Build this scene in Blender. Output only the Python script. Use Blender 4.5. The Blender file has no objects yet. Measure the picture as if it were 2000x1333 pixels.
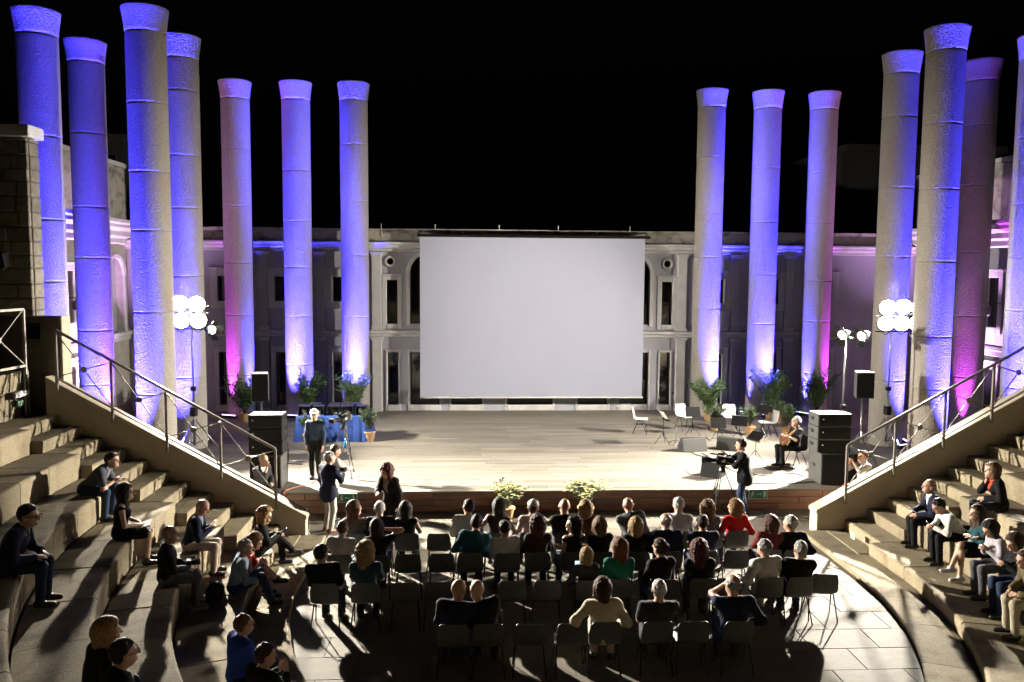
import bpy, bmesh, math, random
import numpy as np
from mathutils import Vector, Matrix
random.seed(7); RNG = np.random.default_rng(7)
PI = math.pi
def R(a): return math.radians(a)
SC = bpy.context.scene
COL = SC.collection

# ------------------------------------------------------------------ camera
CAM_H = 5.5
F_PX, PIT, YAW, ROLL = 1588.76, 0.084073, 0.054020, 0.0073702   # solved from the columns
def cam_axes():
    c, s = math.cos(YAW), math.sin(YAW); cp, sp = math.cos(PIT), math.sin(PIT)
    r = Vector((c, -s, 0)); f = Vector((s*cp, c*cp, -sp)); u = Vector((s*sp, c*sp, cp))
    cr, sr = math.cos(ROLL), math.sin(ROLL)
    return cr*r + sr*u, -sr*r + cr*u, f
AX_R, AX_U, AX_F = cam_axes()
cd = bpy.data.cameras.new('camera'); cam = bpy.data.objects.new('camera', cd); COL.objects.link(cam)
cd.sensor_width = 36; cd.lens = F_PX/2000*36; cd.clip_start = .1; cd.clip_end = 600
M = Matrix((AX_R, AX_U, -AX_F)).transposed().to_4x4(); M.translation = (0, 0, CAM_H)
cam.matrix_world = M; SC.camera = cam

def ray(px, py):
    return AX_F*F_PX + AX_R*(px-1000) - AX_U*(py-666.5)
def atZ(px, py, z):
    d = ray(px, py); t = (z-CAM_H)/d.z; return Vector((d.x*t, d.y*t, z))
def atY(px, py, y):
    d = ray(px, py); t = y/d.y; return Vector((d.x*t, y, CAM_H+d.z*t))
def atX(px, py, x):
    d = ray(px, py); t = x/d.x; return Vector((x, d.y*t, CAM_H+d.z*t))

# ------------------------------------------------------------------ sky (night), exposure
W = bpy.data.worlds.new('World'); SC.world = W; W.use_nodes = True
nt = W.node_tree; bg = nt.nodes['Background']
sky = nt.nodes.new('ShaderNodeTexSky'); sky.sky_type = 'NISHITA'; sky.sun_disc = False
sky.sun_elevation = R(-4); sky.sun_rotation = R(200)
nt.links.new(sky.outputs[0], bg.inputs[0]); bg.inputs[1].default_value = 0.05
SC.view_settings.view_transform = 'Standard'; SC.view_settings.look = 'None'
SC.view_settings.exposure = 0; SC.view_settings.gamma = 1
SC.cycles.use_denoising = True
SC.cycles.max_bounces = 6; SC.cycles.diffuse_bounces = 1; SC.cycles.glossy_bounces = 2
SC.cycles.transmission_bounces = 2; SC.cycles.sample_clamp_indirect = 4
SC.cycles.use_light_tree = True

# ------------------------------------------------------------------ materials
MATS = {}
def mat(name, col, rough=.6, metal=0., var=.15, vs=4., bump=0., bs=40., rand=0., emit=None, es=0., spec=.5,
        coat=0., stain=None, kind='noise', coords='Object', dark=None, bdist=.02):
    if name in MATS: return MATS[name]
    m = bpy.data.materials.new(name); m.use_nodes = True; MATS[name] = m
    n = m.node_tree.nodes; l = m.node_tree.links; b = n['Principled BSDF']
    b.inputs['Roughness'].default_value = rough; b.inputs['Metallic'].default_value = metal
    b.inputs['Specular IOR Level'].default_value = spec; b.inputs['Coat Weight'].default_value = coat
    tc = n.new('ShaderNodeTexCoord')
    src = tc.outputs[coords]
    if rand:
        oi = n.new('ShaderNodeObjectInfo')
        ad = n.new('ShaderNodeVectorMath'); ad.operation = 'MULTIPLY_ADD'
        cx = n.new('ShaderNodeCombineXYZ')
        for i in range(3): l.new(oi.outputs['Random'], cx.inputs[i])
        ad.inputs[1].default_value = (37, 61, 23); l.new(cx.outputs[0], ad.inputs[0]); l.new(src, ad.inputs[2])
        src = ad.outputs[0]
    tex = n.new('ShaderNodeTexNoise'); tex.inputs['Scale'].default_value = vs; tex.inputs['Detail'].default_value = 6
    tex.inputs['Roughness'].default_value = .65
    if kind == 'wood':
        mp = n.new('ShaderNodeMapping'); mp.inputs['Scale'].default_value = (.12, 1.6, 1.6); l.new(src, mp.inputs[0]); l.new(mp.outputs[0], tex.inputs['Vector'])
    else: l.new(src, tex.inputs['Vector'])
    rp = n.new('ShaderNodeValToRGB'); c0 = tuple(max(0, x*(1-var)) for x in col); c1 = tuple(x*(1+var) for x in col)
    if dark: c0 = dark
    rp.color_ramp.elements[0].position = .3; rp.color_ramp.elements[1].position = .7
    rp.color_ramp.elements[0].color = (*c0, 1); rp.color_ramp.elements[1].color = (*c1, 1)
    l.new(tex.outputs[0], rp.inputs[0]); out = rp.outputs[0]
    if stain:
        t2 = n.new('ShaderNodeTexNoise'); t2.inputs['Scale'].default_value = stain[1]; t2.inputs['Detail'].default_value = 8
        mp2 = n.new('ShaderNodeMapping'); mp2.inputs['Scale'].default_value = (1, 1, stain[3] if len(stain) > 3 else .4)
        l.new(src, mp2.inputs[0]); l.new(mp2.outputs[0], t2.inputs['Vector'])
        r2 = n.new('ShaderNodeValToRGB'); r2.color_ramp.elements[0].position = .5; r2.color_ramp.elements[1].position = .72
        l.new(t2.outputs[0], r2.inputs[0])
        mx = n.new('ShaderNodeMix'); mx.data_type = 'RGBA'; ml = n.new('ShaderNodeMath'); ml.operation = 'MULTIPLY'; ml.inputs[1].default_value = stain[2]
        l.new(r2.outputs[0], ml.inputs[0]); l.new(ml.outputs[0], mx.inputs[0]); l.new(out, mx.inputs[6]); mx.inputs[7].default_value = (*stain[0], 1)
        out = mx.outputs[2]
    if rand:
        hs = n.new('ShaderNodeHueSaturation'); mr = n.new('ShaderNodeMapRange')
        mr.inputs[3].default_value = 1-rand; mr.inputs[4].default_value = 1+rand
        l.new(oi.outputs['Random'], mr.inputs[0]); l.new(mr.outputs[0], hs.inputs['Value']); l.new(out, hs.inputs['Color']); out = hs.outputs[0]
    l.new(out, b.inputs['Base Color'])
    if bump:
        t3 = n.new('ShaderNodeTexNoise'); t3.inputs['Scale'].default_value = bs; t3.inputs['Detail'].default_value = 5
        l.new(src, t3.inputs['Vector']); bp = n.new('ShaderNodeBump'); bp.inputs['Strength'].default_value = bump; bp.inputs['Distance'].default_value = bdist
        l.new(t3.outputs[0], bp.inputs['Height']); l.new(bp.outputs[0], b.inputs['Normal'])
    if emit:
        b.inputs['Emission Color'].default_value = (*emit, 1); b.inputs['Emission Strength'].default_value = es
    return m
def skin_mat():
    m = mat('skin', (.5, .3, .22), rough=.5, var=.08, vs=12)
    n = m.node_tree.nodes; l = m.node_tree.links; b = n['Principled BSDF']
    at = n.new('ShaderNodeVertexColor'); at.layer_name = 'tone'
    l.new(at.outputs[0], b.inputs['Base Color']); b.inputs['Subsurface Weight'].default_value = 0.0
    return m
def cloth(col, nm=None):
    nm = nm or 'cloth_%d_%d_%d' % tuple(int(c*999) for c in col)
    return mat(nm, col, rough=.85, var=.18, vs=9, bump=.35, bs=16, spec=.2, bdist=.03)
def hairmat(col):
    nm = 'hair_%d_%d_%d' % tuple(int(c*999) for c in col)
    return mat(nm, col, rough=.62, var=.6, vs=45, bump=1., bs=55, spec=.2)

# ------------------------------------------------------------------ mesh helpers
class MB:
    def __init__(s): s.v = []; s.f = []
    def add(s, vs, fs):
        o = len(s.v); s.v += [tuple(v) for v in vs]; s.f += [tuple(i+o for i in f) for f in fs]; return s
    def box(s, c, d, m=None):
        x, y, z = d[0]/2, d[1]/2, d[2]/2; c = Vector(c)
        vs = [Vector((a*x, b*y, e*z)) for e in (-1, 1) for b in (-1, 1) for a in (-1, 1)]
        if m is not None: vs = [m @ v for v in vs]
        return s.add([v+c for v in vs], [(0, 2, 3, 1), (4, 5, 7, 6), (0, 1, 5, 4), (2, 6, 7, 3), (0, 4, 6, 2), (1, 3, 7, 5)])
    def box2(s, lo, hi):
        return s.box([(a+b)/2 for a, b in zip(lo, hi)], [b-a for a, b in zip(lo, hi)])
    def hexa(s, b4, t4):
        return s.add(list(b4)+list(t4), [(3, 2, 1, 0), (4, 5, 6, 7), (0, 1, 5, 4), (1, 2, 6, 5), (2, 3, 7, 6), (3, 0, 4, 7)])
    def tube(s, pts, r, n=8, cap=True, flat=1.):
        pts = [Vector(p) for p in pts]; k = len(pts); rs = r if isinstance(r, (list, tuple)) else [r]*k
        vs = []; prev = None
        for i, p in enumerate(pts):
            t = (pts[min(i+1, k-1)]-pts[max(i-1, 0)]);
            if t.length < 1e-9: t = Vector((0, 0, 1))
            t.normalize()
            if prev is None:
                a = Vector((0, 0, 1)) if abs(t.z) < .9 else Vector((1, 0, 0)); u = t.cross(a).normalized()
            else:
                u = prev - t*prev.dot(t)
                u = u.normalized() if u.length > 1e-6 else t.orthogonal().normalized()
            prev = u; w = t.cross(u)
            for j in range(n):
                a = 2*PI*j/n; vs.append(p+u*math.cos(a)*rs[i]+w*math.sin(a)*rs[i]*flat)
        fs = []
        for i in range(k-1):
            for j in range(n):
                fs.append((i*n+j, i*n+(j+1) % n, (i+1)*n+(j+1) % n, (i+1)*n+j))
        if cap: fs += [tuple(reversed(range(n))), tuple(range((k-1)*n, k*n))]
        return s.add(vs, fs)
    def bar(s, a, b, w, h):
        a = Vector(a); b = Vector(b); t = (b-a).normalized(); up = Vector((0, 0, 1)) if abs(t.z) < .95 else Vector((0, 1, 0))
        u = t.cross(up).normalized()*w/2; v = u.cross(t).normalized()*h/2
        return s.hexa([a-u-v, a+u-v, a+u+v, a-u+v], [b-u-v, b+u-v, b+u+v, b-u+v])
    def lathe(s, prof, n=24, c=(0, 0, 0), cap=True):
        vs = [(c[0]+r*math.cos(2*PI*j/n), c[1]+r*math.sin(2*PI*j/n), c[2]+z) for r, z in prof for j in range(n)]
        fs = [(i*n+j, i*n+(j+1) % n, (i+1)*n+(j+1) % n, (i+1)*n+j) for i in range(len(prof)-1) for j in range(n)]
        if cap: fs += [tuple(reversed(range(n))), tuple(range((len(prof)-1)*n, len(prof)*n))]
        return s.add(vs, fs)
    def ball(s, c, r, n=10, k=6, sc=(1, 1, 1)):
        vs = [(c[0], c[1], c[2]-r*sc[2])]
        for i in range(1, k):
            a = -PI/2+PI*i/k
            for j in range(n):
                b = 2*PI*j/n; vs.append((c[0]+r*sc[0]*math.cos(a)*math.cos(b), c[1]+r*sc[1]*math.cos(a)*math.sin(b), c[2]+r*sc[2]*math.sin(a)))
        vs.append((c[0], c[1], c[2]+r*sc[2])); fs = []
        for j in range(n): fs.append((0, 1+(j+1) % n, 1+j))
        for i in range(k-2):
            for j in range(n): fs.append((1+i*n+j, 1+i*n+(j+1) % n, 1+(i+1)*n+(j+1) % n, 1+(i+1)*n+j))
        for j in range(n): fs.append((len(vs)-1, 1+(k-2)*n+j, 1+(k-2)*n+(j+1) % n))
        return s.add(vs, fs)
    def prism(s, poly, fn0, fn1):
        n = len(poly); vs = [fn0(*p) for p in poly]+[fn1(*p) for p in poly]
        return s.add(vs, [tuple(range(n)), tuple(range(2*n-1, n-1, -1))]+[(i, i+n, (i+1) % n+n, (i+1) % n) for i in range(n)])
    def grid(s, rows, close=False):
        a = len(rows); b = len(rows[0]); vs = [p for r in rows for p in r]
        fs = [(i*b+j, i*b+(j+1) % b, (i+1)*b+(j+1) % b, (i+1)*b+j) for i in range(a-1) for j in range(b if close else b-1)]
        return s.add(vs, fs)
    def mesh(s, name, smooth=False, bevel=0, seg=1):
        me = bpy.data.meshes.new(name); me.from_pydata(s.v, [], s.f)
        if bevel or True:
            bm = bmesh.new(); bm.from_mesh(me)
            if bevel: bmesh.ops.bevel(bm, geom=bm.edges[:], offset=bevel, segments=seg, affect='EDGES', clamp_overlap=True)
            bmesh.ops.recalc_face_normals(bm, faces=bm.faces[:]); bm.to_mesh(me); bm.free()
        if smooth: me.shade_smooth()
        return me
def link(name, me, m, parent=None, loc=None, rz=None):
    o = bpy.data.objects.new(name, me); COL.objects.link(o)
    if m is not None and me is not None and not me.materials: me.materials.append(m)
    if parent is not None: o.parent = parent
    if loc is not None: o.location = loc
    if rz is not None: o.rotation_euler = (0, 0, rz)
    return o
def obj(name, mb, m, parent=None, loc=None, rz=None, smooth=False, bevel=0, seg=1):
    return link(name, mb.mesh(name, smooth, bevel, seg), m, parent, loc, rz)
def tag(o, label, cat, group=None):
    o['label'] = label; o['category'] = cat
    if group: o['group'] = group
    return o
def thing(name, label, cat, loc=(0, 0, 0), rz=0, group=None):
    o = link(name, None, None, None, loc, rz); o.empty_display_size = .2; return tag(o, label, cat, group)
def struct(o): o['kind'] = 'structure'; return o
def stuff(o): o['kind'] = 'stuff'; return o
def copy_tree(o, parent=None):
    c = o.copy(); COL.objects.link(c); c.parent = parent
    for ch in o.children: copy_tree(ch, c)
    return c
def spot(name, loc, target, power, col, size, blend=.6, rad=.05, parent=None):
    ld = bpy.data.lights.new(name, 'SPOT'); ld.energy = power; ld.color = col; ld.spot_size = R(size); ld.spot_blend = blend; ld.shadow_soft_size = rad
    o = bpy.data.objects.new(name, ld); COL.objects.link(o); o.location = loc
    o.rotation_euler = (Vector(target)-Vector(loc)).to_track_quat('-Z', 'Y').to_euler()
    if parent: o.parent = parent
    return o

# ------------------------------------------------------------------ palette of surfaces
AXX = 2.24                                     # symmetry axis of the stage (x)
ZS = .5                                        # stage floor
m_stone = mat('seat_stone', (.29, .24, .155), rough=.9, var=.2, vs=22, bump=.5, bs=48, rand=.2, stain=((.09, .065, .035), 2.4, .6), bdist=.03)
m_slab = mat('paving_stone', (.18, .158, .12), rough=.75, var=.15, vs=6, bump=.25, bs=60, rand=.1, stain=((.2, .16, .11), 1.6, .4, 1))
m_grout = mat('grout', (.08, .07, .055), rough=.95)
m_plaster = mat('cream_plaster', (.52, .45, .33), rough=.8, var=.08, vs=3, bump=.12, bs=50, stain=((.42, .35, .24), 1.2, .35))
m_col = mat('column_granite', (.33, .30, .265), rough=.9, var=.28, vs=30, bump=.5, bs=24, rand=.05, stain=((.24, .16, .10), .9, .35, .25), bdist=.06)
m_deck = mat('deck_wood', (.185, .165, .135), rough=.6, var=.25, vs=7, bump=.15, bs=30, rand=.2, kind='wood')
m_front = mat('stage_front_wood', (.13, .055, .03), rough=.45, var=.5, vs=6, bump=.15, bs=25, rand=.4, kind='wood')
m_wall = mat('facade_render', (.45, .44, .50), rough=.85, var=.08, vs=1.6, bump=.1, bs=30, stain=((.2, .19, .18), .9, .35, .3))
m_trim = mat('facade_trim', (.66, .645, .65), rough=.8, var=.09, vs=3, bump=.1, bs=35, stain=((.28, .24, .19), 1.1, .4, .35))
m_fascia = mat('peeling_fascia', (.46, .43, .38), rough=.85, var=.1, vs=3, bump=.3, bs=22, stain=((.10, .085, .07), 2.4, .95, 1.3))
m_glass = mat('dark_glass', (.008, .008, .010), rough=.06, var=.02, spec=.6)
m_steel = mat('rail_steel', (.23, .215, .19), rough=.45, metal=.5, var=.1, vs=20)
m_railw = mat('rail_white', (.5, .48, .42), rough=.5, var=.08)
m_blk = mat('black_cabinet', (.012, .012, .012), rough=.75, spec=.15, var=.2, vs=30, bump=.15, bs=160)
m_grille = mat('speaker_grille', (.008, .008, .008), rough=.9, spec=.1, var=.5, vs=220, bump=.4, bs=300)
m_greyb = mat('grey_cabinet', (.05, .05, .047), rough=.6, var=.12, vs=20)
m_metal = mat('black_metal', (.02, .02, .02), rough=.35, metal=.6, var=.1)
m_chrome = mat('grey_metal', (.35, .35, .35), rough=.35, metal=.9, var=.05)
m_white = mat('white_plastic', (.74, .73, .70), rough=.4, var=.04)
m_chair = mat('grey_plastic', (.062, .062, .057), rough=.42, var=.06, vs=15, bump=.08, bs=120)
m_lens = mat('lamp_lens', (.9, .9, .9), emit=(1, .93, .80), es=60)
m_screen = mat('projection_screen', (.36, .37, .46), rough=.9, var=.02, vs=.5, bump=.03, bs=3)  # lavender tint puts the uplight spill into the white sheet's colour
m_leaf = mat('leaf_green', (.11, .19, .07), rough=.55, var=.35, vs=25)
m_leafp = mat('leaf_grey_green', (.10, .15, .07), rough=.6, var=.3, vs=25)
m_flower = mat('flower_cream', (.62, .60, .26), rough=.7, var=.2, vs=30)
m_terra = mat('terracotta', (.42, .26, .13), rough=.8, var=.15, vs=8)
m_bark = mat('bark', (.06, .045, .03), rough=.9)
m_bluecloth = mat('blue_tablecloth', (.01, .045, .22), rough=.8, var=.2, vs=6, bump=.1, bs=20)
m_green = mat('sign_green', (.01, .10, .045), rough=.5, var=.05)
m_signw = mat('sign_white', (.6, .65, .58), rough=.5, var=.03)
m_masonry = mat('rough_masonry', (.20, .18, .13), rough=.95, var=.3, vs=7, bump=.8, bs=26, rand=.18, stain=((.07, .06, .045), 3, .5, 1))
m_paper = mat('paper', (.75, .74, .70), rough=.8, var=.03)
m_cable = mat('rubber_cable', (.012, .012, .012), rough=.6)
m_orange = mat('orange_cable', (.5, .16, .06), rough=.5)

# ------------------------------------------------------------------ ground, floors
g = MB(); g.add([(-70, -60, -.06), (75, -60, -.06), (75, 85, -.06), (-70, 85, -.06)], [(0, 1, 2, 3)])
struct(obj('ground', g, mat('earth', (.06, .055, .045), rough=.95)))
f = MB(); f.box2((-6, 2, -.05), (10, 18.34, -.012)); floor = struct(obj('orchestra_floor', f, m_grout))
SX, SY = 1.02, .64
slab_me = {}
for iy in range(14):
    for ix in range(13):
        x0 = -4.6+ix*SX+(SX/2 if iy % 2 else 0); y0 = 9.4+iy*SY
        w = SX
        key = 0
        if key not in slab_me:
            b = MB(); b.box2((.004, .004, -.03), (SX-.004, SY-.004, 0)); slab_me[key] = b.mesh('paving_slab', bevel=.004)
        o = link('paving_slab', slab_me[key], m_slab, floor, (x0, y0, RNG.uniform(-.003, .002)))
# stage
st = MB(); st.box2((-11.9, 18.36, -.05), (16.4, 29.4, ZS-.035)); stage = struct(obj('stage_floor', st, m_grout))
PL, PW = 2.44, .242; pl_me = None; n_pl = 0; rest = MB()
for iy in range(45):
    off = RNG.uniform(0, PL)
    for ix in range(-1, 13):
        x0 = -12+ix*PL+off; y0 = 18.30+iy*PW; x1 = min(x0+PL, 16.4); x0c = max(x0, -11.9)
        if x1-x0c < .2 or y0+PW > 29.3: continue
        if -8.6 < x0 and x1 < 14.6 and iy < 37 and n_pl < 300 and x1-x0c > PL-.01:
            if pl_me is None:
                b = MB(); b.box2((.003, .003, -.03), (PL-.003, PW-.003, 0)); pl_me = b.mesh('plank', bevel=.003)
            link('plank', pl_me, m_deck, stage, (x0, y0, ZS+RNG.uniform(-.002, .002))); n_pl += 1
        else: rest.box2((x0c+.003, y0+.003, ZS-.03), (x1-.003, y0+PW-.003, ZS+RNG.uniform(-.002, .002)))
stuff(obj('planking', rest, m_deck, stage))
# stage front: three courses of boards
for c in range(3):
    x = -11.9+RNG.uniform(-1, 0)
    while x < 16.4:
        ln = RNG.uniform(1.1, 2.0); a, b_ = max(x, -11.9), min(x+ln, 16.4); x += ln
        if b_-a < .1 or b_ < -9.5 or a > 13.5: continue
        b = MB(); yo = RNG.uniform(0, .012); b.box2((a+.004, 18.30+yo, .012+c*.152), (b_-.004, 18.352, .012+(c+1)*.152-.006))
        obj('front_board', b, m_front, stage, bevel=.004)

# ------------------------------------------------------------------ stone seating tiers (horseshoe of two arcs)
RK = [9.0, 9.9, 10.77, 11.6, 12.45, 13.3]; ZK = [.34, .80, 1.25, 1.70, 2.16, 2.61]
CX = {-1: 5.4, 1: -1.24}; YW = 16.5
def tier_pt(side, rad, s, d=0.):
    """s: distance from y=14 along the tier (negative = straight part towards the wall)"""
    r = rad+d
    if s < 0: return Vector((CX[side]+side*r, 14-s, 0))
    a = s/rad; return Vector((CX[side]+side*r*math.cos(a), 14-r*math.sin(a), 0))
def tier_nrm(side, rad, s):
    if s < 0: return Vector((side, 0, 0))
    a = s/rad; return Vector((side*math.cos(a), -math.sin(a), 0))
def tier_block(side, rad, s0, s1, z0, z1, run, nose=.06, name='stone_block', parent=None, m=None, nsub=3):
    h = z1-z0; n = min(nose, h*.6); prof = [(.025, z0), (.004, z1-n)]
    for i in range(1, 5):
        a = PI/2*i/4; prof.append((n*(1-math.cos(a)), z1-n+n*math.sin(a)))
    prof += [(run*.52, z1+.001), (run, z1-.004), (run, z0)]
    rows = []
    for i in range(nsub+1):
        s = s0+(s1-s0)*i/nsub; e = .012 if i in (0, nsub) else 0
        row = []
        for d, z in prof:
            p = tier_pt(side, rad, s, d+e*.3); row.append((p.x, p.y, z-e*.3))
        rows.append(row)
    b = MB(); b.grid(rows, close=True); k = len(prof)
    b.add(rows[0], [tuple(range(k))]); b.add(rows[-1], [tuple(reversed(range(k)))])
    return obj(name, b, m or m_stone, parent)
def halfedge(side, nm):
    root = struct(link(nm, None, None))
    kerb = link('kerb', None, None, root)
    s = -2.5
    while s < 9.5:
        ln = RNG.uniform(1.0, 1.4); tier_block(side, 8.3, s+.005, s+ln-.005, -.05, .10, .69, .04, 'kerb_stone', kerb); s += ln
    for k in range(6):
        t = link('seating_tier', None, None, root)
        zb = (ZK[k-1] if k else .10)-.1
        # benches
        s = -1.0; end = 9.5+.4*k if side < 0 else 8.6
        while s < end:
            ln = RNG.uniform(.95, 1.35)
            tier_block(side, RK[k], s+.008, s+ln-.008, zb, ZK[k]+RNG.uniform(-.009, .007), (RK[k+1]-RK[k]-.012 if k < 5 else .86), .055, 'stone_block', t); s += ln
        # stair aisle against the ramp wall: recessed tread and a half step
        tier_block(side, RK[k]+.22, -2.48, -1.006, zb, ZK[k], (RK[k+1]-RK[k]-.02 if k < 5 else .64), .05, 'stair_tread', t, nsub=1)
        tier_block(side, RK[k]-.20, -2.47, -1.012, zb, ZK[k]-.225, .41, .03, 'stair_tread', t, nsub=1)
    # back wall of the top tier
    t = link('back_wall', None, None, root); s = -2.4
    while s < 11:
        ln = RNG.uniform(.9, 1.25)
        tier_block(side, 14.18, s+.004, s+ln-.004, 2.4, 3.1, .3, .02, 'stone_panel', t)
        tier_block(side, 14.16, s+.004, s+ln-.004, 3.104, 3.5, .32, .02, 'stone_panel', t); s += ln
    return root
halfedge(-1, 'seating_left'); halfedge(1, 'seating_right')
tr = MB(); tr.box2((-16, 2, 2.9), (-9.05, 18.9, 3.42)); struct(obj('terrace_left', tr, m_plaster))
tr = MB(); tr.box2((13.5, 2, 2.9), (20, 18.9, 3.42)); struct(obj('terrace_right', tr, m_plaster))

# ------------------------------------------------------------------ ramp walls with railings
def ramp(side, posts_px, end_px, label):
    foot = [atY(px, py, YW-.03) for px, py in posts_px]     # tops of the posts
    slope = (foot[-1].z-foot[0].z)/(foot[-1].x-foot[0].x)
    def zt(x): return foot[0].z-1.13+slope*(x-foot[0].x)
    xe = atY(*end_px, YW).x; xt = foot[-1].x-side*(-.25)
    w = thing('ramp_wall', 'sloping cream plaster wall flanking the %s seating, stepping down to the stage' % label, 'wall')
    b = MB(); a = (xe, YW, -.05); 
    poly = [(xe, -.05), (xe, zt(xe)+.02), (xt, zt(xt)), (xt, -.05)]
    b.prism(poly, lambda x, z: (x, YW, z), lambda x, z: (x, YW+.36, z)); obj('wall_body', b, m_plaster, w, bevel=.012)
    b = MB(); u = .025
    poly = [(xe-side*.025, zt(xe)-.03), (xe-side*.025, zt(xe)+.055), (xt, zt(xt)+.06), (xt, zt(xt)-.03)]
    b.prism(poly, lambda x, z: (x, YW-.012, z), lambda x, z: (x, YW+.375, z)); obj('sloped_coping', b, m_plaster, w, bevel=.01)
    r = thing('railing', 'grey steel railing with crossed bars and round hubs along the %s ramp wall' % label, 'railing')
    y = YW-.04
    for i, p in enumerate(foot):
        b = MB(); b.box2((p.x-.025, y-.025, zt(p.x)-.12), (p.x+.025, y+.025, p.z-.004)); obj('post', b, m_steel, r, bevel=.006)
    e0 = foot[0]; e1 = foot[-1]
    b = MB(); b.bar((e0.x-.0, y, e0.z), (e1.x, y, e1.z), .055, .05); obj('handrail', b, m_steel, r, bevel=.008)
    b = MB(); b.bar((e0.x, y, e0.z-.96), (e1.x, y, e1.z-.96), .035, .03); obj('bottom_rail', b, m_steel, r)
    for p, q in zip(foot, foot[1:]):
        A = Vector((p.x, y, p.z-.03)); B = Vector((p.x, y, p.z-.93)); C_ = Vector((q.x, y, q.z-.03)); D = Vector((q.x, y, q.z-.93)); h = (A+B+C_+D)/4
        for e in (A, B, C_, D):
            b = MB(); b.tube([h, e], .011, 6); obj('cross_bar', b, m_steel, r, smooth=True)
        b = MB(); b.lathe([(.0, -.02), (.06, -.018), (.06, .018), (0, .02)], 12, cap=False)
        o = obj('hub_disc', b, m_steel, r, loc=h); o.rotation_euler = (PI/2, 0, 0)
    return w, zt
PL_ = [(538, 877), (430, 823), (324, 764), (217, 705), (108, 645)]
PR_ = [(1655, 870), (1750, 817), (1847, 764), (1942, 711), (2040, 657)]
ramp(-1, PL_, (597, 1010), 'left'); ramp(1, PR_, (1595, 1020), 'right')
# end parapet and its lit end face at the top of the left ramp
t = thing('parapet_wall', 'plaster end wall with its shade painted dark and a lit squared end at the top of the left ramp', 'wall')
b = MB(); b.box2((-11.2, YW+.3, 2.4), (-8.22, YW+.62, 4.55)); obj('wall_body', b, mat('shaded_plaster', (.16, .125, .085), rough=.85, bump=.1), t, bevel=.01)  # same plaster as the end face, its unlit side painted darker
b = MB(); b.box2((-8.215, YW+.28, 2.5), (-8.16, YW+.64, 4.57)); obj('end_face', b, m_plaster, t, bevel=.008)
b = MB(); b.box2((-8.85, YW+.285, 4.1), (-8.6, YW+.296, 4.42)); obj('notice_plate', b, m_metal, t)
# white railing panel on the terrace edge
t = thing('railing', 'pale metal railing panel with crossed bars above the left stone wall', 'railing')
pts = [Vector((-8.62, 16.25, 0)), Vector((-8.72, 14.75, 0)), Vector((-8.80, 13.3, 0)), Vector((-8.70, 11.9, 0))]
z0, z1 = 3.62, 4.72
for i, p in enumerate(pts):
    b = MB(); b.box2((p.x-.025, p.y-.025, 3.45), (p.x+.025, p.y+.025, z1)); obj('post', b, m_railw, t, bevel=.005)
for p, q in zip(pts, pts[1:]):
    for z in (z0, z1):
        b = MB(); b.bar((p.x, p.y, z), (q.x, q.y, z), .05, .05); obj('rail', b, m_railw, t, bevel=.005)
    h = Vector(((p.x+q.x)/2, (p.y+q.y)/2, (z0+z1)/2))
    for e in ((p.x, p.y, z0), (p.x, p.y, z1), (q.x, q.y, z0), (q.x, q.y, z1)):
        b = MB(); b.tube([h, e], .012, 6); obj('cross_bar', b, m_railw, t)
    b = MB(); b.ball(h, .06, 10, 6, (.3, 1, 1)); obj('hub_disc', b, m_railw, t)
# pipe cluster, emergency lamp and small exit sign on the left back wall
wx = -8.72
t = thing('wall_light', 'white tube light fixed to the stone wall above the small exit sign', 'lamp')
b = MB(); b.box2((wx-.05, 15.9, 3.02), (wx+.08, 16.42, 3.13)); obj('casing', b, m_white, t, bevel=.02, seg=2)
b = MB(); b.box2((wx-.05, 15.82, 3.01), (wx+.085, 15.895, 3.14)); obj('end_cap', b, m_metal, t, bevel=.01)
t = thing('exit_sign', 'small green exit sign under the white tube light', 'sign')
b = MB(); b.box2((wx+.0, 16.05, 2.83), (wx+.035, 16.27, 2.96)); obj('board', b, m_green, t)
for a, c in ((16.07, 16.12), (16.15, 16.17), (16.20, 16.25)):
    b = MB(); b.box2((wx+.035, a, 2.85), (wx+.038, c, 2.94)); obj('pictogram', b, m_signw, t)
t = thing('cable_duct', 'pale vertical pipes in the corner beside the small exit sign', 'pipe')
for i, yy in enumerate((16.33, 16.40, 16.455)):
    b = MB(); b.tube([(wx+.03, yy, 2.6), (wx+.03, yy, 3.5)], .018+.006*(i % 2), 8); obj('pipe', b, m_railw if i != 1 else m_bark, t, smooth=True)

# ------------------------------------------------------------------ columns
CAP_TOP = 11.8
COLS = {'A': (-10.63, 21.2), 'B': (-10.66, 23.85), 'C': (-7.86, 20.8), 'D': (-7.86, 23.2), 'E': (-7.84, 28.36), 'F': (-5.83, 28.36), 'G': (-3.89, 28.32),
        'H': (8.40, 28.32), 'I': (10.39, 28.36), 'J': (12.39, 28.36), 'K': (12.38, 23.24), 'L': (12.24, 20.82), 'M': (15.14, 23.85), 'N': (15.05, 21.25)}
CLAB = {'A': 'tall blue-lit stone column at the far left edge, beside the masonry building', 'B': 'violet-lit column standing behind the far left one, second from the left',
        'C': 'tall near column at left with rusty stain, right in front of the left floodlights', 'D': 'column directly behind the left floodlight stand',
        'E': 'magenta-lit column, outermost of the three left of the screen', 'F': 'middle one of the three blue-lit columns left of the screen', 'G': 'column nearest the screen on its left side',
        'H': 'column nearest the screen on its right side', 'I': 'middle one of the three blue-lit columns right of the screen', 'J': 'magenta-based column, outermost of the three right of the screen',
        'K': 'column just behind the right floodlights, half hidden by its near neighbour', 'L': 'tall near column at right, directly beside the right floodlights',
        'M': 'dim magenta column between the tall right column and the right edge', 'N': 'blue column cut off by the right edge of the picture'}
RC = .468
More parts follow.
